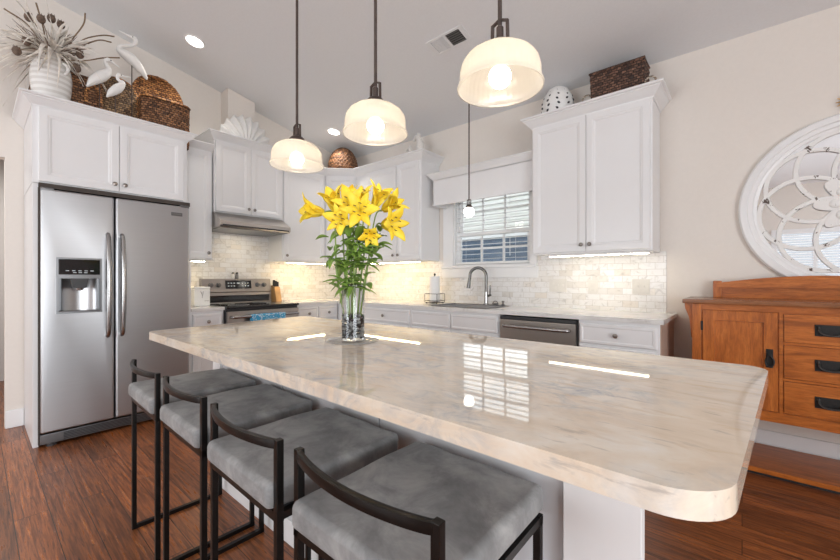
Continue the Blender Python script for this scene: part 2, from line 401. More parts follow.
M['led'] = emit('lit_led_strip', (1.0, .86, .62), 16.0)
M['led_cool'] = emit('lit_led_strip_soft', (1.0, .90, .74), 11.0)
def distressed():
    t = NT('distressed_white_paint'); a = t.noise(t.coord(), 16, 5, .7, .4)
    t.set(Base_Color=t.ramp(a, [(.61, (.83, .82, .80)), (.635, (.10, .07, .055))]), Roughness=.55); return t.m
M['distressed'] = distressed()
def siding(name, col):
    t = NT(name); a = t.noise(t.coord((1, 1, 8)), 4, 3, .5); t.set(Base_Color=t.ramp(a, [(.3, tuple(c*.92 for c in col)), (.7, tuple(c*1.05 for c in col))]), Roughness=.7); return t.m
M['blue_siding'] = siding('blue_lap_siding', (.09, .138, .205)); M['cream_siding'] = siding('cream_lap_siding', (.86, .85, .80))
def towel():
    t = NT('blue_patterned_cloth'); v = t.n('ShaderNodeTexVoronoi'); v.inputs['Scale'].default_value = 26; t.l(t.coord(), v.inputs['Vector'])
    t.set(Base_Color=t.ramp(v.outputs['Distance'], [(.12, (.85, .9, .93)), (.2, (.08, .42, .68)), (.5, (.05, .33, .60)), (.62, (.75, .85, .9)), (.7, (.10, .45, .70))]), Roughness=.9); return t.m
M['towel'] = towel()
def porcelain():
    t = NT('banded_white_glaze'); w = t.n('ShaderNodeTexWave', wave_type='BANDS', bands_direction='Z'); w.inputs['Scale'].default_value = 8; w.inputs['Distortion'].default_value = 1.2
    t.l(t.coord(), w.inputs['Vector']); t.set(Base_Color=t.ramp(w.outputs[0], [(.3, (.80, .79, .77)), (.7, (.66, .64, .61))]), Roughness=.12, Coat_Weight=.5); return t.m
M['porcelain'] = porcelain()
M['strand'] = mat('bleached_dried_leaf', (.80, .75, .68), .8, nscale=12, namp=.25)
M['strand_brown'] = mat('dried_taupe_grass', (.24, .18, .145), .8, nscale=14, namp=.35)
M['pod'] = mat('dried_pod', (.14, .095, .07), .85, nscale=50, namp=.5, bump=.6)
M['stick'] = mat('dried_stick', (.19, .125, .07), .75, nscale=20, namp=.3)
def petal_mat():
    t = NT('yellow_lily_petal'); a = t.noise(t.coord(), 18, 3, .6)
    t.set(Base_Color=t.ramp(a, [(.3, (.92, .64, .02)), (.7, (.96, .78, .07))]), Roughness=.5, Subsurface_Weight=.15); t.b.inputs['Subsurface Radius'].default_value = (.02, .012, .004); return t.m
M['petal'] = petal_mat()
M['leaf'] = mat('lily_leaf', (.19, .32, .055), .45, nscale=15, namp=.35); M['stem'] = mat('lily_stem', (.26, .38, .10), .45, nscale=20, namp=.2)
M['stamen'] = mat('lily_filament', (.62, .62, .22), .5); M['anther'] = mat('dark_anther', (.09, .03, .015), .8)
M['pebble_black'] = mat('black_pebble', (.025, .028, .032), .18, nscale=30, namp=.4); M['pebble_white'] = mat('white_pebble', (.72, .73, .74), .2, nscale=30, namp=.1)
M['pebble_grey'] = mat('grey_pebble', (.22, .24, .26), .2, nscale=30, namp=.2)

# ------------------------------------------------------------------ setting
XW, YW = -4.43, 3.54
YR, ZR = -0.9, 2.91+.2*(3.54+0.9)             # ridge of the vaulted ceiling
XR, YF = 3.3, -4.1
def cz(y): return 2.91+.2*(YW-y) if y >= YR else ZR-.2*(YR-y)
struct('floor', MB().box(XW-2.2, XR+.1, YF-.1, YW+.1, -.06, 0), M['floor'], 'dark reddish-brown wooden plank floor', 'floor')
struct('ceiling', MB().prism([(YW+.12, cz(YW)-.024), (YR, ZR), (YF-.12, cz(YF)-.024), (YF-.12, cz(YF)+.08), (YR, ZR+.1), (YW+.12, cz(YW)+.08)], XW-.1, XR+.1, axis='x'), M['ceiling'], 'pale grey vaulted ceiling', 'ceiling')
# back wall (with the sink window)
WX0, WX1, WZ0, WZ1 = -2.50, -1.585, 1.325, 2.215
mb = MB()
mb.box(XW-.1, WX0, YW, YW+.12, 0, 2.91); mb.box(WX1, XR, YW, YW+.12, 0, 2.91); mb.box(WX0, WX1, YW, YW+.12, 0, WZ0); mb.box(WX0, WX1, YW, YW+.12, WZ1, 2.91)
struct('wall_back', mb, M['wall'], 'warm off-white wall with the sink window', 'wall')
# left wall with a doorway beside the refrigerator
poly = [(YW, 0), (YW, cz(YW)), (YR, ZR), (YF, cz(YF)), (YF, 0), (-.80, 0), (-.80, 2.14), (.158, 2.14), (.158, 0)]
struct('wall_left', MB().prism(poly, XW-.1, XW, axis='x'), M['wall'], 'warm off-white wall behind refrigerator and range', 'wall')
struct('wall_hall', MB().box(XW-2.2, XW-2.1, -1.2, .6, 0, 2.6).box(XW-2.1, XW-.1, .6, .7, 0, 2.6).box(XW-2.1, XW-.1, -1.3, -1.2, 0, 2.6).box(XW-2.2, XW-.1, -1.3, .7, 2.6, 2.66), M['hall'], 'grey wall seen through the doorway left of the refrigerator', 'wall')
struct('wall_right', MB().box(XR, XR+.1, -2.7, .7, 2.25, 3.9).box(XR, XR+.1, .7, YW, 0, 3.9).box(XR, XR+.1, YF, -2.7, 0, 3.9), M['wall'])
struct('wall_front', MB().box(XW, -3.6, YF-.1, YF, 0, 3.3).box(-1.0, .55, YF-.1, YF, 0, 3.3).box(1.75, XR, YF-.1, YF, 0, 3.3).box(-3.6, -1.0, YF-.1, YF, 2.25, 3.3).box(.55, 1.75, YF-.1, YF, 0, .88).box(.55, 1.75, YF-.1, YF, 2.16, 3.3), M['wall'])
for i, (x0, x1, z0, z1) in enumerate([(.55, 1.75, .88, 2.16), (-3.6, -1.0, 0, 2.25)]):
    mb = MB(); w = .07
    mb.box(x0-w, x0+.03, YF-.02, YF+.02, z0, z1); mb.box(x1-.03, x1+w, YF-.02, YF+.02, z0, z1); mb.box(x0-w, x1+w, YF-.02, YF+.02, z1-.03, z1+w)
    if z0: mb.box(x0-w, x1+w, YF-.02, YF+.04, z0-w, z0+.03)
    mb.box((x0+x1)/2-.03, (x0+x1)/2+.03, YF-.08, YF-.02, z0, z1)
    o = struct('window_%d' % (i+2), mb, M['trim'])  # the second, unseen one frames the added rear fill light
    if i == 0:
        mb = MB()
        for k in range(24): mb.prism([(YF-.055, z0+.035+k*.053), (YF-.015, z0+.055+k*.053), (YF-.015, z0+.059+k*.053), (YF-.055, z0+.039+k*.053)], x0+.02, x1-.02, axis='x')
        mb.build('blind_slats', M['slat'], o)
struct('baseboard_left', MB().box(XW, XW+.016, .160, .262, 0, .14, .004), M['trim'])
struct('baseboard_back', MB().box(-.40, XR, YW-.016, YW, 0, .14, .004), M['trim'])
struct('trim_1', MB().prism([(1.785, 2.66), (2.084, 2.66), (2.084, cz(2.084)-.005), (1.785, cz(1.785)-.005)], XW, -4.25, axis='x'), M['wall'], 'boxed-in duct chase above the range hood cabinet', 'duct chase')
# backsplash
struct('trim_2', MB().box(XW, XW+.008, 1.25, YW, .914, 1.40).box(XW, XW+.008, 1.56, 2.335, 1.40, 1.90), M['tile_y'], 'marble subway tile backsplash behind the range', 'backsplash')
struct('trim_3', MB().box(XW, WX0-.14, YW-.008, YW, .914, 1.40).box(WX0-.14, WX1+.07, YW-.008, YW, .914, 1.20).box(WX1+.07, -.455, YW-.008, YW, .914, 1.40), M['tile_x'], 'marble subway tile backsplash along the sink wall', 'backsplash')

# sink window: casing, sill, sashes, muntins, panes
win = thing('window_1', 'white double-hung window above the sink', 'window', (-2.04, YW, WZ0)); win['kind'] = 'structure'
mb = MB(); cw = .075
mb.box(WX0-.14, WX0, YW-.02, YW, WZ0-.02, WZ1+.06, .004); mb.box(WX1, WX1+cw, YW-.02, YW, WZ0-.02, WZ1+.06, .004); mb.box(WX0-.14, WX1+cw, YW-.02, YW, WZ1, WZ1+.08, .004)
mb.box(WX0-.15, WX1+cw+.01, YW-.024, YW, 1.195, WZ0-.02, .004); mb.box(WX0-.15, WX1+cw, YW-.045, YW+.02, WZ0-.025, WZ0+.002, .006)
mb.build('casing', M['trim'], win, world=True)
mb = MB(); mb.box(WX0, WX0+.012, YW, YW+.12, WZ0, WZ1); mb.box(WX1-.012, WX1, YW, YW+.12, WZ0, WZ1); mb.box(WX0, WX1, YW, YW+.12, WZ0, WZ0+.012); mb.box(WX0, WX1, YW, YW+.12, WZ1-.012, WZ1)
mb.box(WX0, WX0+.026, YW+.05, YW+.12, WZ0, WZ1); mb.box(WX1-.026, WX1, YW+.05, YW+.12, WZ0, WZ1)
mb.build('jamb', M['trim'], win, world=True)
for nm, y, z0, z1 in (('upper_sash', YW+.085, 1.66, WZ1-.01), ('lower_sash', YW+.055, WZ0+.01, 1.70)):
    mb = MB(); x0, x1, w = WX0+.012, WX1-.012, .045
    mb.box(x0, x0+w, y, y+.03, z0, z1, .003); mb.box(x1-w, x1, y, y+.03, z0, z1, .003); mb.box(x0, x1, y, y+.03, z0, z0+w*(.8 if nm == 'lower_sash' else .9), .003); mb.box(x0, x1, y, y+.03, z1-w, z1, .003)
    for k in (1, 2):
        xx = x0+w+(x1-x0-2*w)*k/3; mb.box(xx-.010, xx+.010, y+.006, y+.024, z0+.02, z1-.02)
    zz = (z0+z1)/2; mb.box(x0+.02, x1-.02, y+.006, y+.024, zz-.010, zz+.010)
    o = mb.build(nm, M['trim'], win, world=True)
    MB().box(x0+.03, x1-.03, y+.014, y+.017, z0+.03, z1-.03).build('pane', M['pane'], o, world=True)
# blind, open slats
bl = thing('window_blind', 'white horizontal blind with open slats inside the sink window', 'blind', (-2.04, YW+.02, WZ0+.02))
mb = MB()
for k in range(16): mb.box(WX0+.02, WX1-.02, YW+.008, YW+.046, WZ0+.075+k*.052, WZ0+.0775+k*.052)
mb.build('slats', M['slat'], bl, world=True)
MB().box(WX0+.015, WX1-.015, YW+.004, YW+.05, WZ1-.05, WZ1-.014, .003).build('headrail', M['slat'], bl, world=True)
MB().box(WX0+.02, WX1-.02, YW+.006, YW+.046, WZ0+.018, WZ0+.042, .004).build('bottom_rail', M['slat'], bl, world=True)
for x in (WX0+.16, WX1-.16):
    MB().tube([(x, YW+.006, WZ0+.03), (x, YW+.006, WZ1-.03)], .0012, 6).build('ladder_cord', M['slat'], bl, world=True)
MB().tube([(WX1-.22, YW+.002, 1.42), (WX1-.22, YW+.002, WZ1-.05)], .003, 6).build('tilt_wand', M['slat'], bl, world=True)
# neighbour's house outside
nh = thing('neighbor_house', 'blue and cream sided house outside the sink window', 'house', (-3.5, 7.2, -.4))
def lap(x0, x1, y, z0, z1, m, nm):
    mb = MB(); z = z0
    while z < z1-.01:
        mb.prism([(y, z), (y-.022, z), (y-.006, z+.115), (y, z+.115)], x0, x1, axis='x'); z += .115
    mb.box(x0, x1, y, y+.2, z0, z1); mb.build(nm, m, nh, world=True)
lap(-9.5, 1.5, 7.2, -.4, 2.06, M['blue_siding'], 'lower_wall'); lap(-9.5, 1.5, 7.2, 2.18, 5.2, M['cream_siding'], 'upper_wall')
MB().box(-9.5, 1.5, 7.15, 7.3, 2.06, 2.18, .005).build('trim_board', M['trim'], nh, world=True)
mb = MB(); z = -.4
while z < 4.2:
    mb.prism([(-8.0, z), (-7.978, z), (-7.994, z+.115), (-8.0, z+.115)], -6, 8, axis='x'); z += .115
mb.box(-6, 8, -8.2, -8.0, -.4, 4.2)
o = mb.build('mirror_backdrop', M['blue_siding']); o['kind'] = 'structure'  # siding sheet added behind the camera so the mirror reflects less bright sky
gl = MB().box(-12, 6, YW+.2, 12, -.5, -.4).build('lawn', mat('lawn_green', (.12, .2, .06), .9, nscale=8, namp=.3)); gl['kind'] = 'structure'

# ceiling register and recessed lights (tilted with the ceiling slope)
SL = math.atan(.2)
def on_ceiling(o, x, y, drop=0): o.location = (x, y, cz(y)-drop); o.rotation_euler = (-SL, 0, 0)
M['vent'] = mat('vent_paint', (.76, .765, .77), .5, nscale=20, namp=.01)
v = thing('ceiling_vent', 'white rectangular air vent with dark louvres in the ceiling', 'vent'); on_ceiling(v, -1.82, 2.50); v.scale = (.84, .84, 1)
mb = MB(); mb.box(-.21, .21, -.10, -.075, -.008, 0, .003); mb.box(-.21, .21, .075, .10, -.008, 0, .003); mb.box(-.21, -.165, -.08, .08, -.008, 0, .003); mb.box(.165, .21, -.08, .08, -.008, 0, .003); mb.box(-.012, .012, -.08, .08, -.008, 0)
mb.build('frame', M['vent'], v)
MB().box(-.165, .165, -.076, .076, -.0015, 0).build('duct_opening', M['black_plastic'], v)
mb = MB()
for k in range(14):
    x = -.158+k*.0108; mb.box(x, x+.007, -.075, .075, -.007, -.002)
mb.build('louvre', M['vent'], v)
mb = MB()
for k in range(6): y = -.066+k*.024; mb.box(.014, .163, y, y+.006, -.007, -.002)
mb.build('louvre', M['steel_dark'], v)
def downlight(x, y, label):
    o = thing('recessed_light', label, 'ceiling light', group='recessed ceiling lights'); on_ceiling(o, x, y)
    MB().lathe([(.068, -.001), (.072, -.006), (.09, -.004), (.092, 0), (.068, 0)], n=40, close=True).build('trim_ring', M['trim'], o)
    MB().lathe([(0, -.0035), (.068, -.0025), (.068, -.0005), (0, -.0005)], n=32).build('lens', M['lens'], o)
    l = bpy.data.lights.new('downlight', 'SPOT'); l.energy = 14; l.spot_size = R(120); l.spot_blend = .8; l.shadow_soft_size = .06; l.color = (1, .93, .84)
    lo = bpy.data.objects.new('downlight_beam', l); C.objects.link(lo); lo.location = (x, y, cz(y)-.03)
    return o
downlight(-3.82, 1.31, 'round lit recessed light in the ceiling above the egret figurines')
downlight(-3.91, 2.93, 'round lit recessed light in the ceiling above the domed basket')

# ------------------------------------------------------------------ cabinetry
CROWN = [(0, -.012), (.006, -.012), (.010, .0), (.018, .006), (.030, .018), (.048, .040), (.056, .050), (.060, .052), (.060, .060), (.074, .064), (.078, .070), (.078, .078), (0, .078)]
def crown(path, z, parent, seg=None, k=1.0, mt=None):
    return MB().sweep(path, [(o*k, u*k) for o, u in CROWN], z, seg).build('crown_molding', mt or M['cabinet'], parent, world=True, smooth=25)
def knob(parent, x, z, y=-.02):
    return MB().lathe([(.006, 0), (.006, -.010), (.012, -.014), (.0165, -.020), (.0155, -.025), (.008, -.028), (0, -.0285)], (x, y, z), 20, axis='y').build('knob', M['knob'], parent)
def door(parent, x0, x1, z0, z1, kx=None, kz=None, name='door', m=None, st=.058, t=.02):
    d = MB().rings(x0, x1, z0, z1, 0, [(0, -t+.003), (.003, -t), (st-.012, -t), (st-.008, -t+.003), (st, -t+.004), (st+.010, -t+.010), (st+.03, -t+.010)]).build(name, m or M['cabinet'], parent, smooth=20)
    if kx is not None: knob(d, kx, kz, -t)
    return d
def drawer(parent, x0, x1, z0, z1, kx=None, m=None, t=.02):
    d = MB().rings(x0, x1, z0, z1, 0, [(0, -t+.006), (.006, -t), (.02, -t), (.026, -t+.004), (.034, -t+.004)]).build('drawer', m or M['cabinet'], parent, smooth=20)
    if kx is not None: knob(d, kx, (z0+z1)/2, -t)
    return d
FW = R(90)    # fridge-wall orientation: local x = +Y, local y = -X
def upper(name, label, loc, rotz, w, d, h, n, single_knob='r', group='white upper kitchen cabinets', rv=.014, kz=.055):
    t = thing(name, label, 'cabinet', loc, rotz, group)
    MB().box(0, w, 0, d, 0, h, .002).build('carcass', M['cabinet'], t)
    if n == 1:
        kx = w-rv-.03 if single_knob == 'r' else rv+.03
        door(t, rv, w-rv, .012, h-.012, kx, .012+kz)
    else:
        m = w/2
        door(t, rv, m-.002, .012, h-.012, m-.032, .012+kz); door(t, m+.002, w-rv, .012, h-.012, m+.032, .012+kz)
    return t
def strip(label, loc, rotz, w, m, power, col):
    t = thing('under_cabinet_light', label, 'light', loc, rotz, 'under-cabinet light strips')
    MB().box(0, w, 0, .04, -.018, 0, .003).build('housing', M['trim'], t)
    MB().box(.01, w-.01, .012, .028, -.021, -.0181).build('lens', emit('lit_led_strip', col, power/(PI*w*.016)), t); return t

# cabinet over the refrigerator
ZC = 2.40
t = upper('over_fridge_cabinet', 'white double-door cabinet directly above the refrigerator', (-3.76, .262, 1.855), FW, .964, .665, ZC-1.855, 2, group=None, rv=.03)
crown([(XW+.005, .262), (-3.76, .262), (-3.76, 1.226), (-4.10, 1.226)], ZC, t, k=.86)
MB().box(XW+.01, -3.762, .264, .294, .0, 1.853, .003).build('cabinet_surround', M['cabinet'])
o = bpy.data.objects['cabinet_surround']; recenter(o, (-4.06, .279, 0)); tag(o, 'tall white side panel left of the refrigerator, reaching the floor', 'cabinet')
o = MB().box(XW+.01, -3.77, 1.240, 1.262, 0, 1.853, .002).build('cabinet_surround', M['cabinet']); recenter(o, (-4.06, 1.251, 0)); tag(o, 'white side panel on the right of the refrigerator', 'cabinet')
# narrow cabinet
t = upper('wall_cabinet', 'narrow white single-door upper cabinet between refrigerator and range hood', (-4.10, 1.265, 1.375), FW, .30, .32, 2.47-1.375, 1, 'r')
crown([(-4.10, 1.265), (-4.10, 1.565)], 2.47, t, k=.8)
# hood cabinet
t = upper('wall_cabinet', 'raised white double-door upper cabinet above the range hood', (-4.09, 1.578, 1.865), FW, .752, .33, 2.612-1.865, 2)
crown([(XW+.005, 1.578), (-4.09, 1.578), (-4.09, 2.33), (XW+.005, 2.33)], 2.612, t, k=.85)
# corner group
CP = [(-4.10, 2.335), (-4.10, 2.93), (-3.82, 3.21), (-2.705, 3.21), (-2.705, YW-.004)]
ZB, ZT = 1.392, 2.515
t = upper('wall_cabinet', 'white single-door upper cabinet right of the range hood', (-4.10, 2.335, ZB), FW, .595, .325, ZT-ZB, 1, 'l'); crown(CP, ZT, t, [0])
t = thing('wall_cabinet', 'white diagonal upper cabinet in the corner, under the domed basket', 'cabinet', (-4.10, 2.93, ZB), R(45), 'white upper kitchen cabinets')
MB().prism([(-4.10, 2.932), (-3.822, 3.21), (-3.822, YW-.005), (XW+.005, YW-.005), (XW+.005, 2.932)], ZB, ZT).build('carcass', M['cabinet'], t, world=True)
door(t, .02, .376, .012, ZT-ZB-.012, .052, .067); crown(CP, ZT, t, [1])
t = upper('wall_cabinet', 'white double-door upper cabinet left of the sink window', (-3.818, 3.21, ZB), 0, 1.113, .325, ZT-ZB, 2)
for c in children(t):
    if c.name.startswith('door'):
        for k in children(c): bpy.data.objects.remove(k, do_unlink=True)
        bpy.data.objects.remove(c, do_unlink=True)
door(t, .22, .735, .012, ZT-ZB-.012, .70, .067); door(t, .745, 1.096, .012, ZT-ZB-.012, .78, .067); crown(CP, ZT, t, [2, 3])
# right upper
t = upper('wall_cabinet', 'white double-door upper cabinet right of the sink window, beneath the dark basket', (-1.42, 3.21, ZB), 0, .922, .325, ZT-ZB, 2)
crown([(-1.42, YW-.004), (-1.42, 3.21), (-.498, 3.21), (-.498, YW-.004)], ZT, t)
# light strips
strip('warm under-cabinet light strip right of the sink window', (-1.29, 3.235, ZB), 0, .77, M['led_cool'], 1.0, (1, .87, .66))
strip('warm under-cabinet light strip left of the sink window', (-3.76, 3.235, ZB), 0, 1.0, M['led'], 2.4, (1, .76, .42))
strip('warm under-cabinet light strip right of the range hood', (-4.125, 2.42, ZB), FW, .55, M['led'], 1.7, (1, .76, .42))
strip('warm under-cabinet light strip below the narrow cabinet', (-4.125, 1.29, 1.375), FW, .23, M['led'], .6, (1, .80, .50))

# base cabinets
ZK, ZL = .10, .884
def base(label, loc, rotz, w, d=.60, draws=1, knobs=True, doors=1, x0=0, group='white base cabinets', fp=None):
    t = thing('base_cabinet', label, 'cabinet', loc, rotz, group)
    MB().box(0, w, 0, d, ZK, ZL, .002).box(.0, w, .06, d, 0, ZK).build('carcass', M['cabinet'], t)
    a, b = x0, w-.012
    for k in range(draws):
        u0 = a+.012+(b-a-.012)*k/draws; u1 = a+(b-a)*(k+1)/draws-.004
        drawer(t, u0, u1, .715, .858, (u0+u1)/2 if knobs else None)
    for k in range(doors):
        u0 = a+.012+(b-a-.012)*k/doors; u1 = a+(b-a)*(k+1)/doors-.004
        door(t, u0, u1, .12, .695, (u1-.03 if k % 2 == 0 else u0+.03), .64)
    return t
base('small white base cabinet between the refrigerator and the range', (-3.79, 1.265, 0), FW, .285)
base('white base cabinet right of the range, in the corner', (-3.79, 2.335, 0), FW, .56, draws=2, doors=2)
base('white base cabinet with a wide drawer left of the sink', (-3.79, 2.90, 0), 0, 1.205, x0=.45, doors=2)
base('white sink cabinet with two false drawer fronts', (-2.582, 2.90, 0), 0, 1.012, draws=2, knobs=False, doors=2)
t = base('white base cabinet at the counter end right of the dishwasher', (-.922, 2.90, 0), 0, .515)
MB().box(.515, .520, .0, .60, 0, ZL).build('end_panel', M['end_brown'], t)['label'] = 'brown end panel'
# worktops
o = MB().prism([(-3.765, 1.264), (-3.765, 1.552), (XW+.009, 1.552), (XW+.009, 1.264)], ZL, .914, .003).build('worktop', M['counter']); recenter(o, (-4.1, 1.4, ZL)); tag(o, 'short white marble counter between the refrigerator and the range', 'countertop')
SX0, SX1, SY0, SY1 = -2.36, -1.76, 2.985, 3.36
mb = MB()
mb.box(XW+.009, -3.765, 2.332, 2.90, ZL, .914); mb.box(XW+.009, SX0, 2.90, YW-.009, ZL, .914)
mb.box(-3.765, SX0, 2.872, 2.90, ZL, .914); mb.box(SX0, SX1, 2.872, SY0, ZL, .914); mb.box(SX0, SX1, SY1, YW-.009, ZL, .914)
mb.box(SX1, -.385, 2.872, YW-.009, ZL, .914)
o = mb.build('worktop', M['counter']); recenter(o, (-2.1, 3.2, ZL)); tag(o, 'long L-shaped white marble counter running under the sink window', 'countertop')
# sink and faucet
t = thing('kitchen_sink', 'dark stainless drop-in sink set into the counter under the window', 'sink', (-2.06, 3.17, .914))
mb = MB(); mb.box(SX0-.02, SX1+.02, SY0-.02, SY0+.012, .9145, .921, .002); mb.box(SX0-.02, SX1+.02, SY1-.012, SY1+.05, .9145, .921, .002); mb.box(SX0-.02, SX0+.012, SY0, SY1, .9145, .921, .002); mb.box(SX1-.012, SX1+.02, SY0, SY1, .9145, .921, .002)
mb.build('rim', M['steel_dark'], t, world=True)
mb = MB(); a = .002
mb.box(SX0+a, SX0+.012, SY0+a, SY1-a, .74, .915); mb.box(SX1-.012, SX1-a, SY0+a, SY1-a, .74, .915); mb.box(SX0+.012, SX1-.012, SY0+a, SY0+.012, .74, .915); mb.box(SX0+.012, SX1-.012, SY1-.012, SY1-a, .74, .915); mb.box(SX0+a, SX1-a, SY0+a, SY1-a, .735, .745)
mb.build('basin', M['steel'], t, world=True)
t = thing('kitchen_faucet', 'nickel gooseneck pull-down faucet behind the sink', 'faucet', (-1.99, 3.385, .921))
MB().lathe([(.03, 0), (.03, .006), (.022, .012), (.019, .10), (.017, .13), (.0, .13)], n=24).build('body', M['chrome'], t)
pts = [(0, 0, .11), (0, 0, .24)]+[(-.085+.085*math.cos(a), -.02*(1-math.cos(a)), .29+.085*math.sin(a)) for a in [PI*k/12 for k in range(0, 12)]]
pts += [(-.172, -.04, .27), (-.178, -.042, .235)]
MB().tube(pts, .0155, 12, smooth=2).build('spout', M['nickel'], t)
MB().tube([(-.177, -.042, .245), (-.183, -.043, .20), (-.187, -.044, .165)], [.015, .019, .021], 14).build('spray_head', M['nickel'], t)
mb = MB(); mb.tube([(.015, 0, .085), (.055, -.005, .10)], .012, 12); mb.tube([(.045, -.004, .10), (.05, -.006, .20)], [.009, .006], 10); mb.build('handle', M['nickel'], t)
o = MB().lathe([(.018, 0), (.02, .004), (.012, .012), (.01, .028), (.016, .034), (.012, .044), (0, .046)], (0, 0, 0), 20).build('soap_dispenser', M['steel_dark']); o.location = (-1.80, 3.385, .921); tag(o, 'small dark soap pump at the sink edge, right of the faucet', 'soap dispenser')
mb = MB(); mb.torus((0, 0, .012), .028, .005, 24, 8); mb.lathe([(.03, 0), (.031, .004), (0, .005)], n=24); mb.tube([(-.03, 0, .012), (-.015, 0, .035), (.015, 0, .035), (.03, 0, .012)], .004, 8, smooth=4)
o = mb.build('drain_stopper', M['steel_dark']); o.location = (-1.885, 3.385, .9215); tag(o, 'round dark drain stopper lying beside the faucet', 'stopper')
# dishwasher
t = thing('dishwasher', 'stainless steel dishwasher under the counter right of the sink', 'dishwasher', (-1.566, 2.90, 0))
MB().box(.004, .638, .0, .57, .02, .87).box(.004, .638, .05, .5, 0, .05).build('cabinet', M['black_plastic'], t)
MB().box(.01, .632, -.028, 0, .11, .845, .006).build('door', M['steel_warm'], t)
MB().box(.01, .632, -.024, 0, .846, .872, .003).build('control_strip', M['black_plastic'], t)
mb = MB(); mb.tube([(.055, -.03, .795), (.06, -.062, .795), (.12, -.072, .795), (.32, -.076, .795), (.52, -.072, .795), (.58, -.062, .795), (.585, -.03, .795)], .0135, 12, smooth=4); mb.build('handle', M['chrome'], t)

# ------------------------------------------------------------------ refrigerator
F = thing('refrigerator', 'stainless side-by-side refrigerator with a water dispenser at the left', 'refrigerator', (-3.706, .298, 0), FW)
FWD = .93
MB().box(.006, FWD-.006, .075, .70, .03, 1.80, .004).build('body', mat('fridge_side_grey', (.20, .20, .205), .5, nscale=20, namp=.05), F)
MB().box(-.006, FWD+.012, .022, .07, 1.822, 1.854).box(-.008, .0, .02, .07, .02, 1.822).build('gap_shade_strip', M['gap_dark_fill'], F)  # solid dark strips fill the open gap in place of its shade
MB().box(.0, .07, .0, .10, 1.80, 1.822, .004).box(FWD-.07, FWD, .0, .10, 1.80, 1.822, .004).build('hinge_cover', M['steel_dark'], F)
dl = MB().box(.0, .407, .0, .072, .098, 1.812, .014, 3).build('door', M['steel'], F)
dr = MB().box(.414, FWD, .0, .072, .098, 1.812, .014, 3).build('door', M['steel'], F)
DX0, DX1, DZ0, DZ1 = .079, .332, .932, 1.335
bool_cut(dl, MB().box(DX0+.012, DX1-.012, -.02, .055, DZ0+.012, DZ1-.012))
mb = MB(); mb.box(DX0, DX0+.012, -.006, .06, DZ0, DZ1); mb.box(DX1-.012, DX1, -.006, .06, DZ0, DZ1); mb.box(DX0, DX1, -.006, .06, DZ1-.012, DZ1); mb.box(DX0, DX1, -.010, .06, DZ0, DZ0+.012); mb.box(DX0, DX1, .052, .06, DZ0, DZ1); mb.box(DX0, DX1, -.004, .052, 1.185, 1.212)
dp = mb.build('dispenser', M['steel_dark'], dl)
MB().box(DX0+.012, DX1-.012, -.004, .03, 1.212, DZ1-.012, .003).build('control_panel', M['black_glass'], dp)
mb = MB()
for k in range(5): mb.box(DX0+.05+k*.034, DX0+.068+k*.034, -.0052, -.004, 1.238, 1.243)
for k in range(3): mb.box(DX0+.09+k*.03, DX0+.108+k*.03, -.0052, -.004, 1.225, 1.229)
mb.build('panel_marks', emit('panel_marks_white', (.45, .5, .52), .15), dp)
MB().grid(lambda u, w: (DX0+.03+(DX1-DX0-.06)*u, .012+.038*math.sin(PI*u)**.6, .948+.236*w), 20, 2).build('back_liner', M['steel'], dp)
MB().prism([(DX0+.075, 1.185), (DX0+.085, 1.115), (DX0+.165, 1.115), (DX0+.178, 1.185)], .0, .04, axis='y').build('nozzle', M['black_plastic'], dp)
MB().lathe([(.024, 1.098), (.028, 1.115)], (DX0+.125, .018, 0), 20).build('paddle', M['chrome'], dp)
MB().box(DX0+.012, DX1-.012, -.012, .05, .944, .950, .002).build('drip_tray', M['steel_dark'], dp)
for d_, hx in ((dl, .363), (dr, .450)):
    zs = [(.752, -.0), (.757, -.03), (.80, -.045), (.95, -.062), (1.135, -.068), (1.32, -.062), (1.47, -.045), (1.512, -.03), (1.517, -.0)]
    MB().tube([(hx, y, z) for z, y in zs], [.019, .021, .024, .027, .028, .027, .024, .021, .019], 14, flat=.7, up=(1, 0, 0), smooth=5).build('handle', M['handle'], d_)
bd = MB().box(.79, .875, -.004, 0, 1.722, 1.752, .002).build('badge', M['steel_dark'], dr)
mb = MB()
for k in range(9): mb.box(.799+k*.0075, .8035+k*.0075, -.0048, -.004, 1.733, 1.741)
mb.build('badge_lettering', M['chrome'], bd)
g = MB().box(.0, FWD, .012, .07, .02, .09, .004).build('toe_grille', M['steel_dark'], F)
mb = MB()
for k in range(5): mb.box(.12, FWD-.04, .008, .013, .032+k*.011, .037+k*.011)
mb.build('louvre', M['black_plastic'], g)
MB().lathe([(.03, 0), (.03, .02), (0, .02)], (.06, .04, 0), 16).lathe([(.03, 0), (.03, .02), (0, .02)], (FWD-.06, .04, 0), 16).build('foot', M['black_plastic'], F)

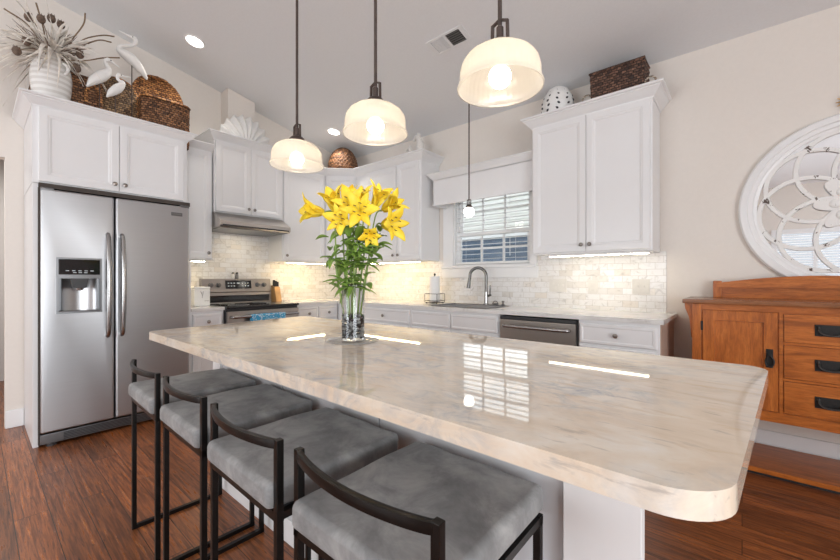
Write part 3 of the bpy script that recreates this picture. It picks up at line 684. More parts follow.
# ------------------------------------------------------------------ range and hood
G = thing('kitchen_range', 'stainless electric range with black glass top and back control panel', 'range', (-3.76, 1.557, 0), FW)
W = .766
MB().box(.0, W, .0, .64, .05, .895, .003).box(.02, W-.02, .05, .6, 0, .05).build('body', M['black_plastic'], G)
MB().box(-.002, W+.002, -.035, .62, .895, .918, .006).build('cooktop', M['black_glass'], G)
mb = MB()
for x, y, r in ((.19, .15, .10), (.58, .15, .085), (.19, .43, .075), (.58, .43, .10)): mb.torus((x, y, .9184), r, .0012, 40, 4)
mb.build('burner_rings', mat('burner_grey', (.32, .34, .34), .4), G)
d_ = MB().box(.004, W-.004, -.035, 0, .20, .868, .006).build('oven_door', M['steel_warm'], G)
MB().box(.09, W-.09, -.038, -.034, .30, .70, .002).build('oven_window', M['black_glass'], d_)
MB().tube([(.035, -.035, .815), (.04, -.075, .815), (.08, -.085, .815), (W/2, -.087, .815), (W-.08, -.085, .815), (W-.04, -.075, .815), (W-.035, -.035, .815)], .0145, 12, smooth=4).build('oven_handle', M['chrome'], d_)
MB().box(.004, W-.004, -.03, 0, .055, .19, .006).build('warming_drawer', M['steel_warm'], G)
b_ = MB().prism([(.565, .918), (.585, 1.03), (.575, 1.04), (.595, 1.178), (.61, 1.184), (.655, 1.184), (.655, .918)], 0, W, axis='x').build('backguard', M['steel_warm'], G)
MB().box(.03, W-.03, .558, .572, .925, 1.0, .004).build('vent_strip', M['black_glass'], b_)
MB().prism([(.5755, 1.075), (.5895, 1.165), (.583, 1.165), (.569, 1.075)], .24, .525, axis='x').build('display', M['black_glass'], b_)
mb = MB()
random.seed(4)
for i in range(2):
    for k in range(8):
        if k in (3, 4) : continue
        z = 1.098+i*.032; mb.box(.262+k*.031, .277+k*.031, .560+(z-1.075)*.155+.0065, .5725+(z-1.075)*.155, z, z+.010)
mb.box(.362, .392, .5705, .579, 1.128, 1.142)
mb.build('display_marks', emit('display_marks_white', (.45, .5, .52), .12), b_)
for x in (.085, .165, .60, .68): MB().lathe([(.026, 0), (.026, -.010), (.019, -.014), (.018, -.034), (0, -.035)], (x, .583, 1.115), 20, axis='y').build('knob', M['steel_dark'], b_)
# towel hanging over the oven handle
def tf(u, w):
    x = .205+.36*u; s = w*2-1
    if s < -.12: y = -.104; z = .832+(s+.12)*.155
    elif s > .12: y = -.068; z = .832-(s-.12)*.11
    else: a = s/.12*PI/2; y = -.086+.018*math.sin(a); z = .815+.018*math.cos(a)
    return (x, y+.003*math.sin(u*19)*abs(s), z)
o = MB().grid(tf, 30, 40).build('dish_towel', M['towel'], None); o.location = (-3.76, 1.557, 0); o.rotation_euler = (0, 0, FW)
tag(o, 'blue and white patterned dish towel hanging on the oven handle', 'towel')
sd = o.modifiers.new('thick', 'SOLIDIFY'); sd.thickness = .003; sd.offset = 0
# hood
H = thing('range_hood', 'stainless under-cabinet range hood above the range', 'range hood', (-4.09, 1.567, 1.70), FW)
MB().prism([(-.01, .164), (.335, .164), (.335, .0), (-.17, .0), (-.19, .018), (-.19, .062)], 0, .758, axis='x').build('canopy', M['steel_hood'], H)
MB().box(.02, .738, -.16, .32, -.006, 0, .002).build('filter_panel', M['steel_dark'], H)
MB().box(.02, .738, -.194, -.188, .012, .026).build('switch_strip', M['black_plastic'], H)
area('hood_lamp', (-4.12, 1.95, 1.69), (0, 0, 0), .3, .12, .8, (1, .86, .64))

# ------------------------------------------------------------------ island
I = thing('kitchen_island', 'large island with a cream marble top and overhang over the bar stools', 'island', (-1.2, 1.05, 0))
def arc_poly(corners, n=8):
    out = []; m = len(corners)
    for i in range(m):
        p = Vector(corners[i][:2]); r = corners[i][2]; a = Vector(corners[i-1][:2]); b = Vector(corners[(i+1) % m][:2])
        da = (a-p).normalized(); db = (b-p).normalized(); ang = da.angle(db); tl = r/math.tan(ang/2)
        c = p+(da+db).normalized()*(r/math.sin(ang/2)); s0 = p+da*tl-c; s1 = p+db*tl-c
        a0 = math.atan2(s0.y, s0.x); d = math.atan2(s1.y, s1.x)-a0
        d = (d+PI) % (2*PI)-PI
        for k in range(n+1): out.append((c.x+r*math.cos(a0+d*k/n), c.y+r*math.sin(a0+d*k/n)))
    return out
MB().prism(arc_poly([(-2.30, .57, .04), (-.010, .572, .085), (.062, 1.545, .06), (-2.41, 1.545, .035)], 10), .876, .914, .007, 3).build('countertop', M['marble'], I, world=True)
BX0, BX1, BY0, BY1 = -2.33, -.158, .915, 1.50
mb = MB(); mb.box(BX0+.01, BX1-.125, BY0, BY1, .09, .874); mb.box(BX0+.05, BX1-.16, BY0+.03, BY1-.06, 0, .10); mb.build('cabinet_body', M['island'], I, world=True)
for x0, x1 in ((BX0, BX0+.10), (BX1-.162, BX1)):
    MB().box(x0, x1, BY0-.022, BY0+.012, 0, .875, .003).build('corner_post', M['trim'], I, world=True)
MB().box(BX0+.10, BX1-.162, BY0-.010, BY0+.01, 0, .11, .003).build('base_molding', M['trim'], I, world=True)
for k in range(3):
    w_ = (BX1-.162-BX0-.10)/3; x = BX0+.10+k*w_
    MB().rings(x+.003, x+w_-.003, .112, .872, BY0, [(0, BY0-.006), (.002, BY0-.008)]).build('back_panel', M['island'], I, world=True)

# ------------------------------------------------------------------ bar stools
def make_stool():
    t = thing('bar_stool', '', 'bar stool', (0, 0, 0), 0, 'grey leather bar stools along the island')
    w, d = .41, .40; pw = .018; h = .80
    fr = MB()
    for x in (pw/2, w-pw/2): fr.bar((x, pw/2, .619), (x, d, .619), pw, .018)
    fr.bar((0, pw/2, .618), (w, pw/2, .618), pw, .022); fr.bar((0, d-pw/2, .618), (w, d-pw/2, .618), pw, .022)
    fr.build('seat_frame', M['black_metal'], t)
    MB().box(.018, w-.018, .018, d-.018, .620, .632).build('seat_board', M['black_plastic'], t)
    for x in (pw/2, w-pw/2): MB().bar((x, pw/2, .009), (x, d, .009), pw).build('floor_runner', M['black_metal'], t)
    for x in (0, w-pw):
        MB().box(x, x+pw, 0, pw, 0, h, .002).build('leg', M['black_metal'], t)
        MB().box(x, x+pw, d-pw, d, 0, .618, .002).build('leg', M['black_metal'], t)
    def bar(u, w_):
        a = w_*2*PI; x = pw/2+(w-pw)*u; bow = -.036*(math.sin(PI*u)**.75)
        cx, cz_ = math.cos(a), math.sin(a)
        sq = max(abs(cx), abs(cz_))
        return (x, pw/2+bow+cx/sq**.7*.0075, h-.0115+cz_/sq**.7*.011)
    MB().grid(lambda u, v_: bar(v_, u), 16, 28, closed_u=True).build('backrest', M['black_metal'], t)
    # cushion: rounded slab with slight crown
    mb = MB(); mb.box(.010, w-.017, -.014, d+.012, .630, .694, .016, 4)
    bmesh.ops.subdivide_edges(mb.bm, edges=[e for e in mb.bm.edges if e.calc_length() > .15], cuts=8, use_grid_fill=True)
    for v_ in mb.bm.verts:
        u, w_ = (v_.co.x-w/2)/(w/2), (v_.co.y-.2)/.2
        if v_.co.z > .68: v_.co.z += .006*max(0, (1-u*u)*(1-w_*w_))+.0015*math.sin(v_.co.x*40+v_.co.y*27)
        if v_.co.x > w*.6: v_.co.x += .018*min(1, max(0, (v_.co.y-.03)/.03))*(v_.co.x-w*.6)/(w*.4)
        if v_.co.y < .02: v_.co.y -= .003*math.sin(PI*min(1, max(0, (v_.co.z-.632)/.062)))
    c_ = mb.build('seat_cushion', M['leather'], t, smooth=60)
    sm = MB()
    pts = arc_poly([(.016, -.009, .02), (w-.023, -.009, .02), (w-.005, d+.006, .02), (.016, d+.006, .02)], 4)
    sm.tube([(p[0], p[1], .6865) for p in pts]+[(pts[0][0], pts[0][1], .6865)], .0016, 6); sm.build('seam', M['leather'], c_)
    return t
proto = make_stool()
spots = [(-.765, .463, 0, 'bar stool nearest the camera, its grey leather seat largest in view'), (-1.238, .467, 1.2, 'second bar stool from the camera, grey leather seat and black frame'),
         (-1.725, .478, 1.0, 'third bar stool from the camera, grey leather seat and black frame'), (-2.20, .482, 1.5, 'bar stool nearest the refrigerator, farthest from the camera')]
for i, (x, y, a, lb) in enumerate(spots):
    o = proto if i == 0 else dup(proto); o.location = (x, y, 0); o.rotation_euler = (0, 0, R(-a)); o['label'] = lb

# ------------------------------------------------------------------ pendants
def make_pendant():
    t = thing('pendant_light', '', 'pendant light', (0, 0, 0), 0, 'ribbed glass pendants over the island')   # origin: bottom rim centre
    prof = [(.130, 0), (.131, .004), (.128, .010), (.124, .020), (.122, .034), (.122, .055), (.117, .080), (.105, .100), (.085, .116), (.060, .126), (.036, .130)]
    prof = [(r, .012+z*.91) for r, z in prof]
    inner = [(r-.004, z+.001) for r, z in prof[::-1]]
    MB().lathe(prof+inner, n=120, close=True, fn=lambda a, z: 1+.005*math.cos(a*40)*(1 if z > .022 else .2)).build('shade', M['shade'], t, smooth=80)
    mb = MB(); mb.lathe([(.040, .128), (.042, .136), (.036, .148), (.028, .156), (.022, .160), (0, .160)], n=28)
    mb.build('cap', M['bronze'], t)
    mb = MB()
    for s in (-1, 1):
        mb.bar((s*.027, 0, .145), (s*.025, 0, .215), .008, .008); mb.bar((s*.027, 0, .212), (0, 0, .224), .009, .006)
    for s in (-1, 1): mb.lathe([(.005, -.004), (.005, .004)], (s*.032, 0, .143), 12, axis='x')
    mb.build('yoke', M['bronze'], t)
    MB().lathe([(.011, .16), (.011, .2), (.006, .205), (0, .205)], n=16).build('socket_post', M['bronze'], t)
    MB().tube([(0, 0, .20), (0, 0, .5)], .0065, 12).build('stem', M['bronze'], t)
    MB().lathe([(.017, .135), (.017, .078), (.0, .078)], n=16).build('socket', M['trim'], t)
    MB().sphere((0, 0, .048), .034, 24, 16).build('bulb', M['bulb'], t)
    MB().lathe([(.062, .5), (.062, .512), (.03, .525), (0, .525)], n=28).build('canopy', M['bronze'], t)
    return t
def pend_place(o, x, y, z):
    o.location = (x, y, z); top = cz(y)-z
    for ch in children(o):
        if ch.name.startswith('stem'):
            ch.data = ch.data.copy()
            for v_ in ch.data.vertices:
                if v_.co.z > .3: v_.co.z = top-.01
        if ch.name.startswith('canopy'):
            ch.location.z = top-.515
PEN = make_pendant()
for i, (x, z, lb) in enumerate([(-1.702, 1.735, 'leftmost and smallest-looking of the three glass pendants over the island'), (-1.128, 1.750, 'middle glass pendant over the island, above the yellow lilies'), (-.569, 1.754, 'rightmost glass pendant over the island, nearest the camera')]):
    o = PEN if i == 0 else dup(PEN); pend_place(o, x, 1.05, z); o['label'] = lb
t = thing('pendant_light', 'small opal globe pendant hanging in front of the sink window', 'pendant light', (-2.012, 3.10, 1.78))
MB().lathe([(.0, 0), (.025, .002), (.043, .018), (.05, .045), (.047, .07), (.034, .088), (.028, .092)], n=28).build('globe', M['bulb_small'], t)
MB().lathe([(.034, .088), (.036, .095), (.024, .115), (.012, .122), (.0, .122)], n=24).build('cap', M['bronze'], t)
mb = MB()
for s in (-1, 1): mb.bar((s*.02, 0, .10), (s*.02, 0, .165), .007); mb.bar((s*.021, 0, .163), (0, 0, .172), .007)
mb.build('yoke', M['bronze'], t)
tp = cz(3.10)-1.78
MB().tube([(0, 0, .12), (0, 0, tp-.01)], .0065, 10).build('stem', M['bronze'], t)
MB().lathe([(.05, tp-.035), (.062, tp-.02), (.064, tp+.005), (0, tp+.005)], n=28).build('canopy', M['bronze'], t)

# ------------------------------------------------------------------ window valance
V = thing('window_valance', 'white wooden valance box with crown molding above the sink window', 'valance', (-2.05, 3.30, 1.99))
VX0, VX1, VY = -2.60, -1.424, 3.29
MB().box(VX0, VX1, VY, VY+.018, 1.985, 2.27, .002).box(VX0, VX0+.018, VY, YW-.001, 1.985, 2.27).build('face_board', M['cabinet'], V, world=True)
MB().box(VX0, VX1, VY, YW-.001, 2.262, 2.28).build('top_board', M['cabinet'], V, world=True)
MB().sweep([(VX0, YW-.002), (VX0, VY), (VX1, VY)], [(o*.75, u*.75) for o, u in CROWN], 2.275).build('crown_molding', M['cabinet'], V, world=True, smooth=25)
MB().sweep([(VX0, YW-.002), (VX0, VY), (VX1, VY)], [(0, 0), (.010, .002), (.010, .014), (0, .018)], 1.985).build('bottom_bead', M['cabinet'], V, world=True)

# ------------------------------------------------------------------ sideboard
B = thing('sideboard', 'orange-brown mission oak sideboard with black iron pulls', 'sideboard', (.375, 3.28, 0))
X0, X1, Y0, Y1 = -.25, 1.0, 3.05, 3.50
MB().box(X0-.05, X1+.05, Y0-.03, Y1+.005, 1.022, 1.049, .004).build('top', M['oak_top'], B, world=True)
for x in (X0, X1-.05):
    for y in (Y0, Y1-.05): MB().box(x, x+.05, y, y+.05, 0, 1.021, .003).build('leg', M['oak_v'], B, world=True)
mb = MB(); mb.box(X0+.05, X1-.05, Y0+.012, Y0+.03, .34, 1.02); mb.box(X0+.01, X0+.03, Y0+.05, Y1-.05, .34, 1.02); mb.box(X1-.03, X1-.01, Y0+.05, Y1-.05, .34, 1.02); mb.box(X0+.02, X1-.02, Y1-.03, Y1-.02, .34, 1.02); mb.box(X0+.03, X1-.03, Y0+.03, Y1-.03, .34, .36)
mb.build('case', M['oak_h'], B, world=True)
mb = MB(); mb.box(X0+.05, X1-.05, Y0+.004, Y0+.02, .985, 1.021); mb.box(X0+.05, X1-.05, Y0+.004, Y0+.02, .335, .395, .002); mb.box(.166, .183, Y0+.004, Y0+.02, .39, .99); mb.box(.567, .584, Y0+.004, Y0+.02, .39, .99)
for z in (.595, .805): mb.box(.183, .567, Y0+.004, Y0+.02, z-.006, z+.006)
mb.build('face_frame', M['oak_h'], B, world=True)
for s in (0, 1):
    x0, x1 = (X0+.052, .164) if s == 0 else (.586, X1-.052)
    d_ = MB().rings(x0+.003, x1-.003, .398, .982, Y0+.02, [(0, Y0+.002), (.002, Y0), (.062, Y0), (.064, Y0+.010), (.08, Y0+.010)]).build('door', M['oak_v'], B, world=True, smooth=20)
    hx = x1-.04 if s == 0 else x0+.04
    h_ = MB().box(hx-.016, hx+.016, Y0-.004, Y0, .655, .765, .002).build('pull_plate', M['black_iron'], d_, world=True)
    mb = MB(); mb.lathe([(.007, 0), (.007, -.014), (.010, -.018), (0, -.019)], (hx, Y0-.003, .735), 12, axis='y'); mb.tube([(hx, Y0-.016, .735), (hx-.018, Y0-.014, .70), (hx-.014, Y0-.014, .672), (hx, Y0-.015, .664), (hx+.014, Y0-.014, .672), (hx+.018, Y0-.014, .70), (hx, Y0-.016, .735)], .0045, 8, smooth=4)
    mb.build('drop_ring', M['black_iron'], d_, world=True)
    hgx = x0 if s == 0 else x1
    for z in (.88, .49): MB().box(hgx-.006, hgx+.006, Y0-.004, Y0+.004, z-.03, z+.03, .001).build('hinge', M['black_iron'], d_, world=True)
for z0, z1 in ((.812, .978), (.602, .798), (.400, .588)):
    d_ = MB().box(.186, .564, Y0-.002, Y0+.018, z0+.003, z1-.003, .002).build('drawer', M['oak_h'], B, world=True)
    zc = (z0+z1)/2
    MB().box(.31, .44, Y0-.006, Y0-.002, zc-.034, zc+.030, .002).build('pull_plate', M['black_iron'], d_, world=True)
    mb = MB(); mb.tube([(.325, Y0-.008, zc+.014), (.328, Y0-.022, zc-.008), (.345, Y0-.026, zc-.022), (.375, Y0-.027, zc-.026), (.405, Y0-.026, zc-.022), (.422, Y0-.022, zc-.008), (.425, Y0-.008, zc+.014)], .0055, 8, smooth=4)
    for x in (.325, .425): mb.sphere((x, Y0-.008, zc+.014), .009, 10, 8)
    mb.build('bail_pull', M['iron_bail'], d_, world=True)
for x, s in ((X0, -1), (X1, 1)):
    MB().prism([(x, 1.021), (x+s*.042, 1.021), (x+s*.038, .985), (x+s*.018, .93), (x+s*.010, .86), (x+s*.006, .80), (x, .79)], Y0+.014, Y0+.036, axis='y').build('corbel', M['oak_v'], B, world=True)
zt = 1.049
for x in (-.16, .86): MB().box(x, x+.05, Y1-.045, Y1-.005, zt, zt+.118, .004).build('backsplash_post', M['oak_v'], B, world=True)
top = [(-.14+1.03*k/20, zt+.104+.048*math.sin(PI*k/20)) for k in range(21)]
MB().prism([(-.14, zt+.072), (.89, zt+.072)]+top[::-1], Y1-.052, Y1-.026, axis='y').build('gallery_rail', M['oak_h'], B, world=True)
MB().box(-.12, .87, Y1-.030, Y1-.012, zt, zt+.08).build('gallery_panel', M['oak_h'], B, world=True)
MB().box(X0-.01, X1+.01, Y0-.008, Y1, .022, .05, .003).build('lower_shelf', M['oak_h'], B, world=True)
MB().box(X0+.06, X1-.06, Y0+.02, Y1-.03, .0, .022).build('under_shelf_shade', M['black_plastic'], B, world=True)  # black box under the shelf, the gap's shadow put into colour

# ------------------------------------------------------------------ round mirror
MX, MZ, MR = .548, 1.655, .568
Mi = thing('wall_mirror', 'large round white mirror with overlapping ring tracery above the sideboard', 'mirror', (MX, YW, MZ-MR))
cy = Vector((MX, YW, MZ))
MB().lathe([(MR, -.002), (MR, -.028), (MR-.010, -.040), (MR-.045, -.044), (MR-.052, -.036), (MR-.075, -.034), (MR-.080, -.026), (MR-.098, -.020), (MR-.100, -.010), (MR-.100, -.002)], cy, 96, axis='y', close=True).build('frame', M['trim'], Mi, world=True)
MB().lathe([(0, -.008), (MR-.095, -.008), (MR-.095, -.002), (0, -.002)], cy, 64, axis='y').build('mirror_glass', M['mirror'], Mi, world=True)
rr = (MR-.105)/2
for k in range(8):
    a = 2*PI*k/8+.2
    c_ = cy+Vector((rr*math.cos(a), 0, rr*math.sin(a)))
    MB().lathe([(rr+.014, -.009), (rr+.012, -.018-.0012*k), (rr-.012, -.018-.0012*k), (rr-.014, -.009)], c_, 56, axis='y', close=True).build('tracery_ring', M['distressed'], Mi, world=True)
mb = MB()
pts = []
for k in range(96):
    a = 2*PI*k/96; r = .135+.045*abs(math.cos(a*4))+.02*math.cos(a*8); pts.append((MX+r*math.cos(a), MZ+r*math.sin(a)))
mb.prism(pts, YW-.030, YW-.008, axis='y'); mb.lathe([(0, -.042), (.02, -.04), (.03, -.03)], cy, 20, axis='y')
for k in range(8):
    a = 2*PI*k/8; mb.sphere(cy+Vector((.10*math.cos(a), -.028, .10*math.sin(a))), .03, 12, 8, (1, .4, 1))
mb.build('medallion', M['distressed'], Mi, world=True)
mb = MB()
for k in range(12):
    a = 2*PI*k/12; mb.tube([(0, 0, 0), (.05*math.cos(a), -.006, .05*math.sin(a))], [.008, .002], 6)
mb.sphere((0, -.008, 0), .02, 14, 10, (1, .5, 1))
o = mb.build('wall_ornament', M['gold']); o.location = (.50, YW-.012, 2.292); tag(o, 'small golden ornament on the wall above the round mirror', 'ornament')

# ------------------------------------------------------------------ wall plates
for x, z, w_, lb, n_ in ((-1.310, 1.121, .165, 'wide marble-toned switch plate nearest the sink window', 3), (-1.0, 1.108, .085, 'narrow marble-toned outlet plate between the two wider plates', 1), (-.630, 1.117, .128, 'double switch plate at the right end of the backsplash', 2)):
    t = thing('switch_plate', lb, 'wall plate', (x, YW-.008, z-.06), 0, 'plates on the sink wall backsplash')
    MB().box(-w_/2, w_/2, -.007, 0, 0, .122, .003).build('plate', M['plate'], t)
    for k in range(n_):
        xx = (k-(n_-1)/2)*.046
        if n_ == 1:
            for zz in (.035, .087): MB().box(xx-.017, xx+.017, -.009, -.006, zz-.014, zz+.014, .003).build('socket', M['plate'], t)
        else: MB().box(xx-.006, xx+.006, -.016, -.006, .052, .070, .002).build('toggle', M['plate'], t)

# ------------------------------------------------------------------ counter items
t = thing('paper_towel_holder', 'paper towel roll in a black wire holder left of the sink', 'paper towel holder', (-2.59, 3.30, .914))
MB().lathe([(.018, .02), (.055, .02), (.056, .022), (.056, .295), (.055, .297), (.018, .297)], n=36).build('paper_roll', M['paper'], t)
mb = MB(); mb.box(-.085, .085, -.07, .07, .008, .014, .003)
for x in (-.07, .07):
    for y in (-.055, .055): mb.lathe([(.008, 0), (.008, .010)], (x, y, 0), 10)
for z in (.03, .105):
    mb.tube([(-.085, -.07, z), (.085, -.07, z), (.085, .07, z), (-.085, .07, z), (-.085, -.07, z)], .003, 6)
for x in (-.085, .085):
    for y in (-.07, .07): mb.tube([(x, y, .012), (x, y, .107)], .003, 6)
mb.build('wire_base', M['black_metal'], t)
MB().tube([(0, 0, .01), (0, 0, .31)], .006, 8).sphere((0, 0, .318), .012, 12, 8).build('post', M['black_metal'], t)
t = thing('canister', 'white square canister with a twig sketch beside the refrigerator', 'canister', (-4.11, 1.455, .914), FW)
MB().box(-.072, .072, -.065, .065, 0, .17, .008, 3).build('body', M['paper'], t)
MB().box(-.074, .074, -.067, .067, .1705, .190, .006).build('lid', M['paper'], t)
mb = MB()
mb.tube([(0, -.066, .08), (-.004, -.066, .14)], .0015, 5); mb.tube([(0, -.066, .10), (.012, -.066, .145)], .0012, 5); mb.tube([(-.001, -.066, .11), (-.018, -.066, .15)], .0012, 5); mb.box(.02, .06, -.0665, -.065, .05, .053)
mb.build('twig_sketch', M['knob'], t)
t = thing('knife_block', 'light wood knife block behind the right side of the range', 'knife block', (-4.31, 2.377, .914), FW)
MB().prism([(-.07, 0), (.06, 0), (.06, .19), (-.02, .17)], -.034, .034, axis='x').build('block', M['knife_wood'], t)
for i, (x, y) in enumerate(((-.022, -.0), (0, 0), (.022, 0), (-.014, .035), (.014, .035))):
    MB().box(x-.007, x+.007, y-.008, y+.012, .178, .255-.01*(i % 3), .003).build('knife_handle', M['black_plastic'], t)
for y, k, lb in ((1.90, 'white salt shaker standing on the range backguard', 'a'), (1.945, 'dark-topped pepper shaker standing on the range backguard', 'b')):
    t = thing('shaker', k, 'shaker', (-4.395, y, 1.184), 0, 'shakers on the range')
    MB().lathe([(.017, 0), (.018, .004), (.016, .04), (.013, .055), (0, .056)], n=20).build('body', M['white_resin'] if lb == 'a' else M['steel_dark'], t)
    MB().lathe([(.0145, .054), (.0145, .066), (.008, .074), (0, .075)], n=20).build('cap', M['steel_dark'] if lb == 'a' else M['black_plastic'], t)

# ------------------------------------------------------------------ lilies on the island
VC = Vector((-1.271, 1.053, .914)); RT = Vector((.762, .6475, 0)); FD = Vector((-.6475, .762, 0))
o = MB().lathe([(0, 0), (.105, 0), (.112, .004), (.110, .006), (.09, .004), (0, .0035)], n=48).build('glass_coaster', M['pane_frost']); o.location = VC; tag(o, 'round clear glass trivet under the lily vase', 'trivet')
t = thing('flower_vase', 'clear cylindrical glass vase of pebbles holding yellow lilies on the island', 'vase', VC+Vector((0, 0, .0065)))
MB().lathe([(.047, 0), (.048, .002), (.048, .236), (.047, .238), (.0452, .236), (.0452, .005), (0, .005), (0, 0)], n=48).build('cylinder', M['glass'], t)
MB().lathe([(0, .0055), (.0454, .0055), (.0454, .112), (0, .112)], n=40).build('water', M['water'], t)
random.seed(11); placed = []; meshes = {}
tries = 0
while len(placed) < 190 and tries < 30000:
    tries += 1
    r = random.choice((.0075, .0095, .0115, .007)); a = random.random()*2*PI; q = .0435-r-.0008 if random.random() < .8 else random.uniform(0, .0435-r)
    c_ = Vector((q*math.cos(a), q*math.sin(a), 0.0065+r+random.random()*(.108-2*r)))
    if all((c_-p).length > r+s-.0004 for p, s in placed): placed.append((c_, r))
kinds = {'black': ('polished black pebble inside the glass vase', .58), 'white': ('round white pebble inside the glass vase', .22), 'grey': ('smooth grey pebble inside the glass vase', .20)}
pm = {}
for kd in kinds:
    m_ = MB().sphere((0, 0, 0), 1, 14, 10).build('pebble', M['pebble_'+kd]); pm[kd] = m_.data; bpy.data.objects.remove(m_)
for i, (c_, r) in enumerate(placed):
    kd = random.choices(list(kinds), [k[1] for k in kinds.values()])[0]
    if r > .009 and random.random() < .5: kd = 'white'
    o = bpy.data.objects.new('pebble', pm[kd]); C.objects.link(o); o.location = VC+Vector((0, 0, .0065))+c_; o.scale = (r, r, r*random.uniform(.85, 1)); tag(o, kinds[kd][0], 'pebble', 'pebbles in the lily vase: '+kd)
LB = thing('lily_bouquet', 'bunch of yellow lilies standing in the glass vase on the island', 'flowers', VC+Vector((0, 0, .02)))
def bq(u, v, dep): return VC+RT*((u-353)*.00429)+Vector((0, 0, (341-v)*.00429))+FD*dep
def petal(mb, c, ax, side, L, Wd, open_, curl):
    nrm = ax.cross(side).normalized()
    def f(u, w):
        s = w; ang = open_+curl*s*s
        # integrate along arc
        p = Vector(c); n_ = 8; st = L*s/n_
        for k in range(n_):
            a = open_+curl*((k+.5)/n_*s)**1.5; p += (ax*math.cos(a)+side*math.sin(a))*st
        wd = Wd*(math.sin(PI*min(1, s*.93+.07))**.75)*(1-.25*s); x = (u*2-1)
        a = open_+curl*s**1.5; dn = (-ax*math.sin(a)+side*math.cos(a))
        return p+nrm*x*wd*.5+dn*(-.18*wd*(1-x*x))+dn*.05*wd*math.sin(s*14)*x*x
    mb.grid(f, 6, 12)
flowers = [  # u, v, depth, direction (right, toward camera, up), size, openness
    (318, 212, -.02, (-.9, .35, .10), 1.1, .8), (336, 207, .0, (-.25, .4, .85), 1.2, .62), (345, 222, -.06, (-.2, .9, -.1), .95, 1.0), (353, 208, -.03, (0, .95, .35), 1.1, 1.15),
    (362, 214, -.07, (.15, .95, 0), 1.05, 1.1), (360, 197, .05, (-.1, .5, .8), .9, .9), (376, 201, .01, (.45, .35, .8), 1.1, .75), (387, 205, .04, (.8, .3, .45), 1.1, .7),
    (388, 225, -.02, (.7, .6, -.05), 1.15, 1.0), (371, 234, -.05, (.2, .85, -.5), .85, .75), (347, 196, .08, (-.2, .2, .9), .9, .7)]
random.seed(5)
base_pts = []
for i, (u, v, dep, dr_, sz, op) in enumerate(flowers):
    c = bq(u, v, dep); ax = (RT*dr_[0]-FD*dr_[1]+Vector((0, 0, dr_[2]))).normalized()
    s0 = ax.cross(Vector((.3, .2, .9))).normalized(); s1 = ax.cross(s0).normalized(); rot = random.random()*2
    mb = MB()
    for k in range(6):
        a = rot+k*PI/3; sd_ = s0*math.cos(a)+s1*math.sin(a)
        L = .110*sz*(1.05 if k % 2 else .98); petal(mb, c-ax*.028*sz, ax, sd_, L, 0.050*sz*(1.12 if k % 2 else .85), .28*op, 1.15*op+.15*random.random())
    fl = mb.build('flower', M['petal'], LB, world=True, smooth=80, recalc=False)
    md = fl.modifiers.new('t', 'SOLIDIFY'); md.thickness = .0012
    mb = MB(); ma = MB()
    for k in range(6):
        a = rot+k*PI/3+.4; sd_ = s0*math.cos(a)+s1*math.sin(a)
        e_ = c+ax*.042*sz+sd_*.022*sz; mb.tube([c-ax*.02*sz, c+ax*.012*sz+sd_*.006*sz, e_], .0009, 5, smooth=4)
        ma.tube([e_-s0*.006+sd_*.001, e_+sd_*.002, e_+s0*.006], .0018, 6)
    mb.build('filaments', M['stamen'], fl, world=True); ma.build('anthers', M['anther'], fl, world=True)
    b_ = VC+RT*((u-357)*.00429*.22)+FD*dep*.3+Vector((0, 0, .10)); q = VC+RT*((u-356)*.00429*.42)+FD*dep*.6+Vector((0, 0, .30)); base_pts.append((b_, q, c))
    if i != 9:
        MB().tube([b_, b_*.55+q*.45, q, c-ax*.065*sz+Vector((0, 0, -.01)), c-ax*.024*sz], [.0042, .004, .0036, .003, .0045], 8, smooth=5).build('stem', M['stem'], LB, world=True)
mb = MB()
def leaf(p, d, L, Wd, droop):
    d = d.normalized(); sd_ = d.cross(Vector((0, 0, 1))).normalized()
    def f(u, w):
        x = u*2-1; q = p+d*L*w+Vector((0, 0, -droop*L*w*w)); wd = Wd*math.sin(PI*min(1, .08+.92*w))**.8
        return q+sd_*x*wd*.5+Vector((0, 0, .22*wd*x*x))
    mb.grid(f, 4, 8)
random.seed(8)
for (b_, q, c) in base_pts:
    for k in range(12):
        s = random.uniform(.05, .85); p = q.lerp(c, s*.75) if random.random() < .68 else b_.lerp(q, .45+.55*s)
        if p.z < VC.z+.215: p.z = VC.z+.215+random.random()*.05
        a = random.random()*2*PI; d = Vector((math.cos(a), math.sin(a), random.uniform(-.1, .75)))
        leaf(p, d, random.uniform(.06, .11), random.uniform(.020, .038), random.uniform(.1, .7))
for u, v, d, L in ((341, 250, RT*-.6+Vector((0, 0, -.5)), .06), (330, 238, RT*-1+Vector((0, 0, .15)), .055), (378, 246, RT*.8+Vector((0, 0, .3)), .07), (356, 258, RT*.2-FD*.5+Vector((0, 0, .4)), .08), (365, 250, -FD+Vector((0, 0, .2)), .07), (350, 238, -FD*.6+Vector((0, 0, .8)), .09), (358, 240, -FD*.4+RT*.3+Vector((0, 0, .8)), .1)):
    leaf(bq(u, v, -.03), d, L, .042, .35)
o = mb.build('foliage', M['leaf'], LB, world=True, smooth=80, recalc=False); md = o.modifiers.new('t', 'SOLIDIFY'); md.thickness = .0008

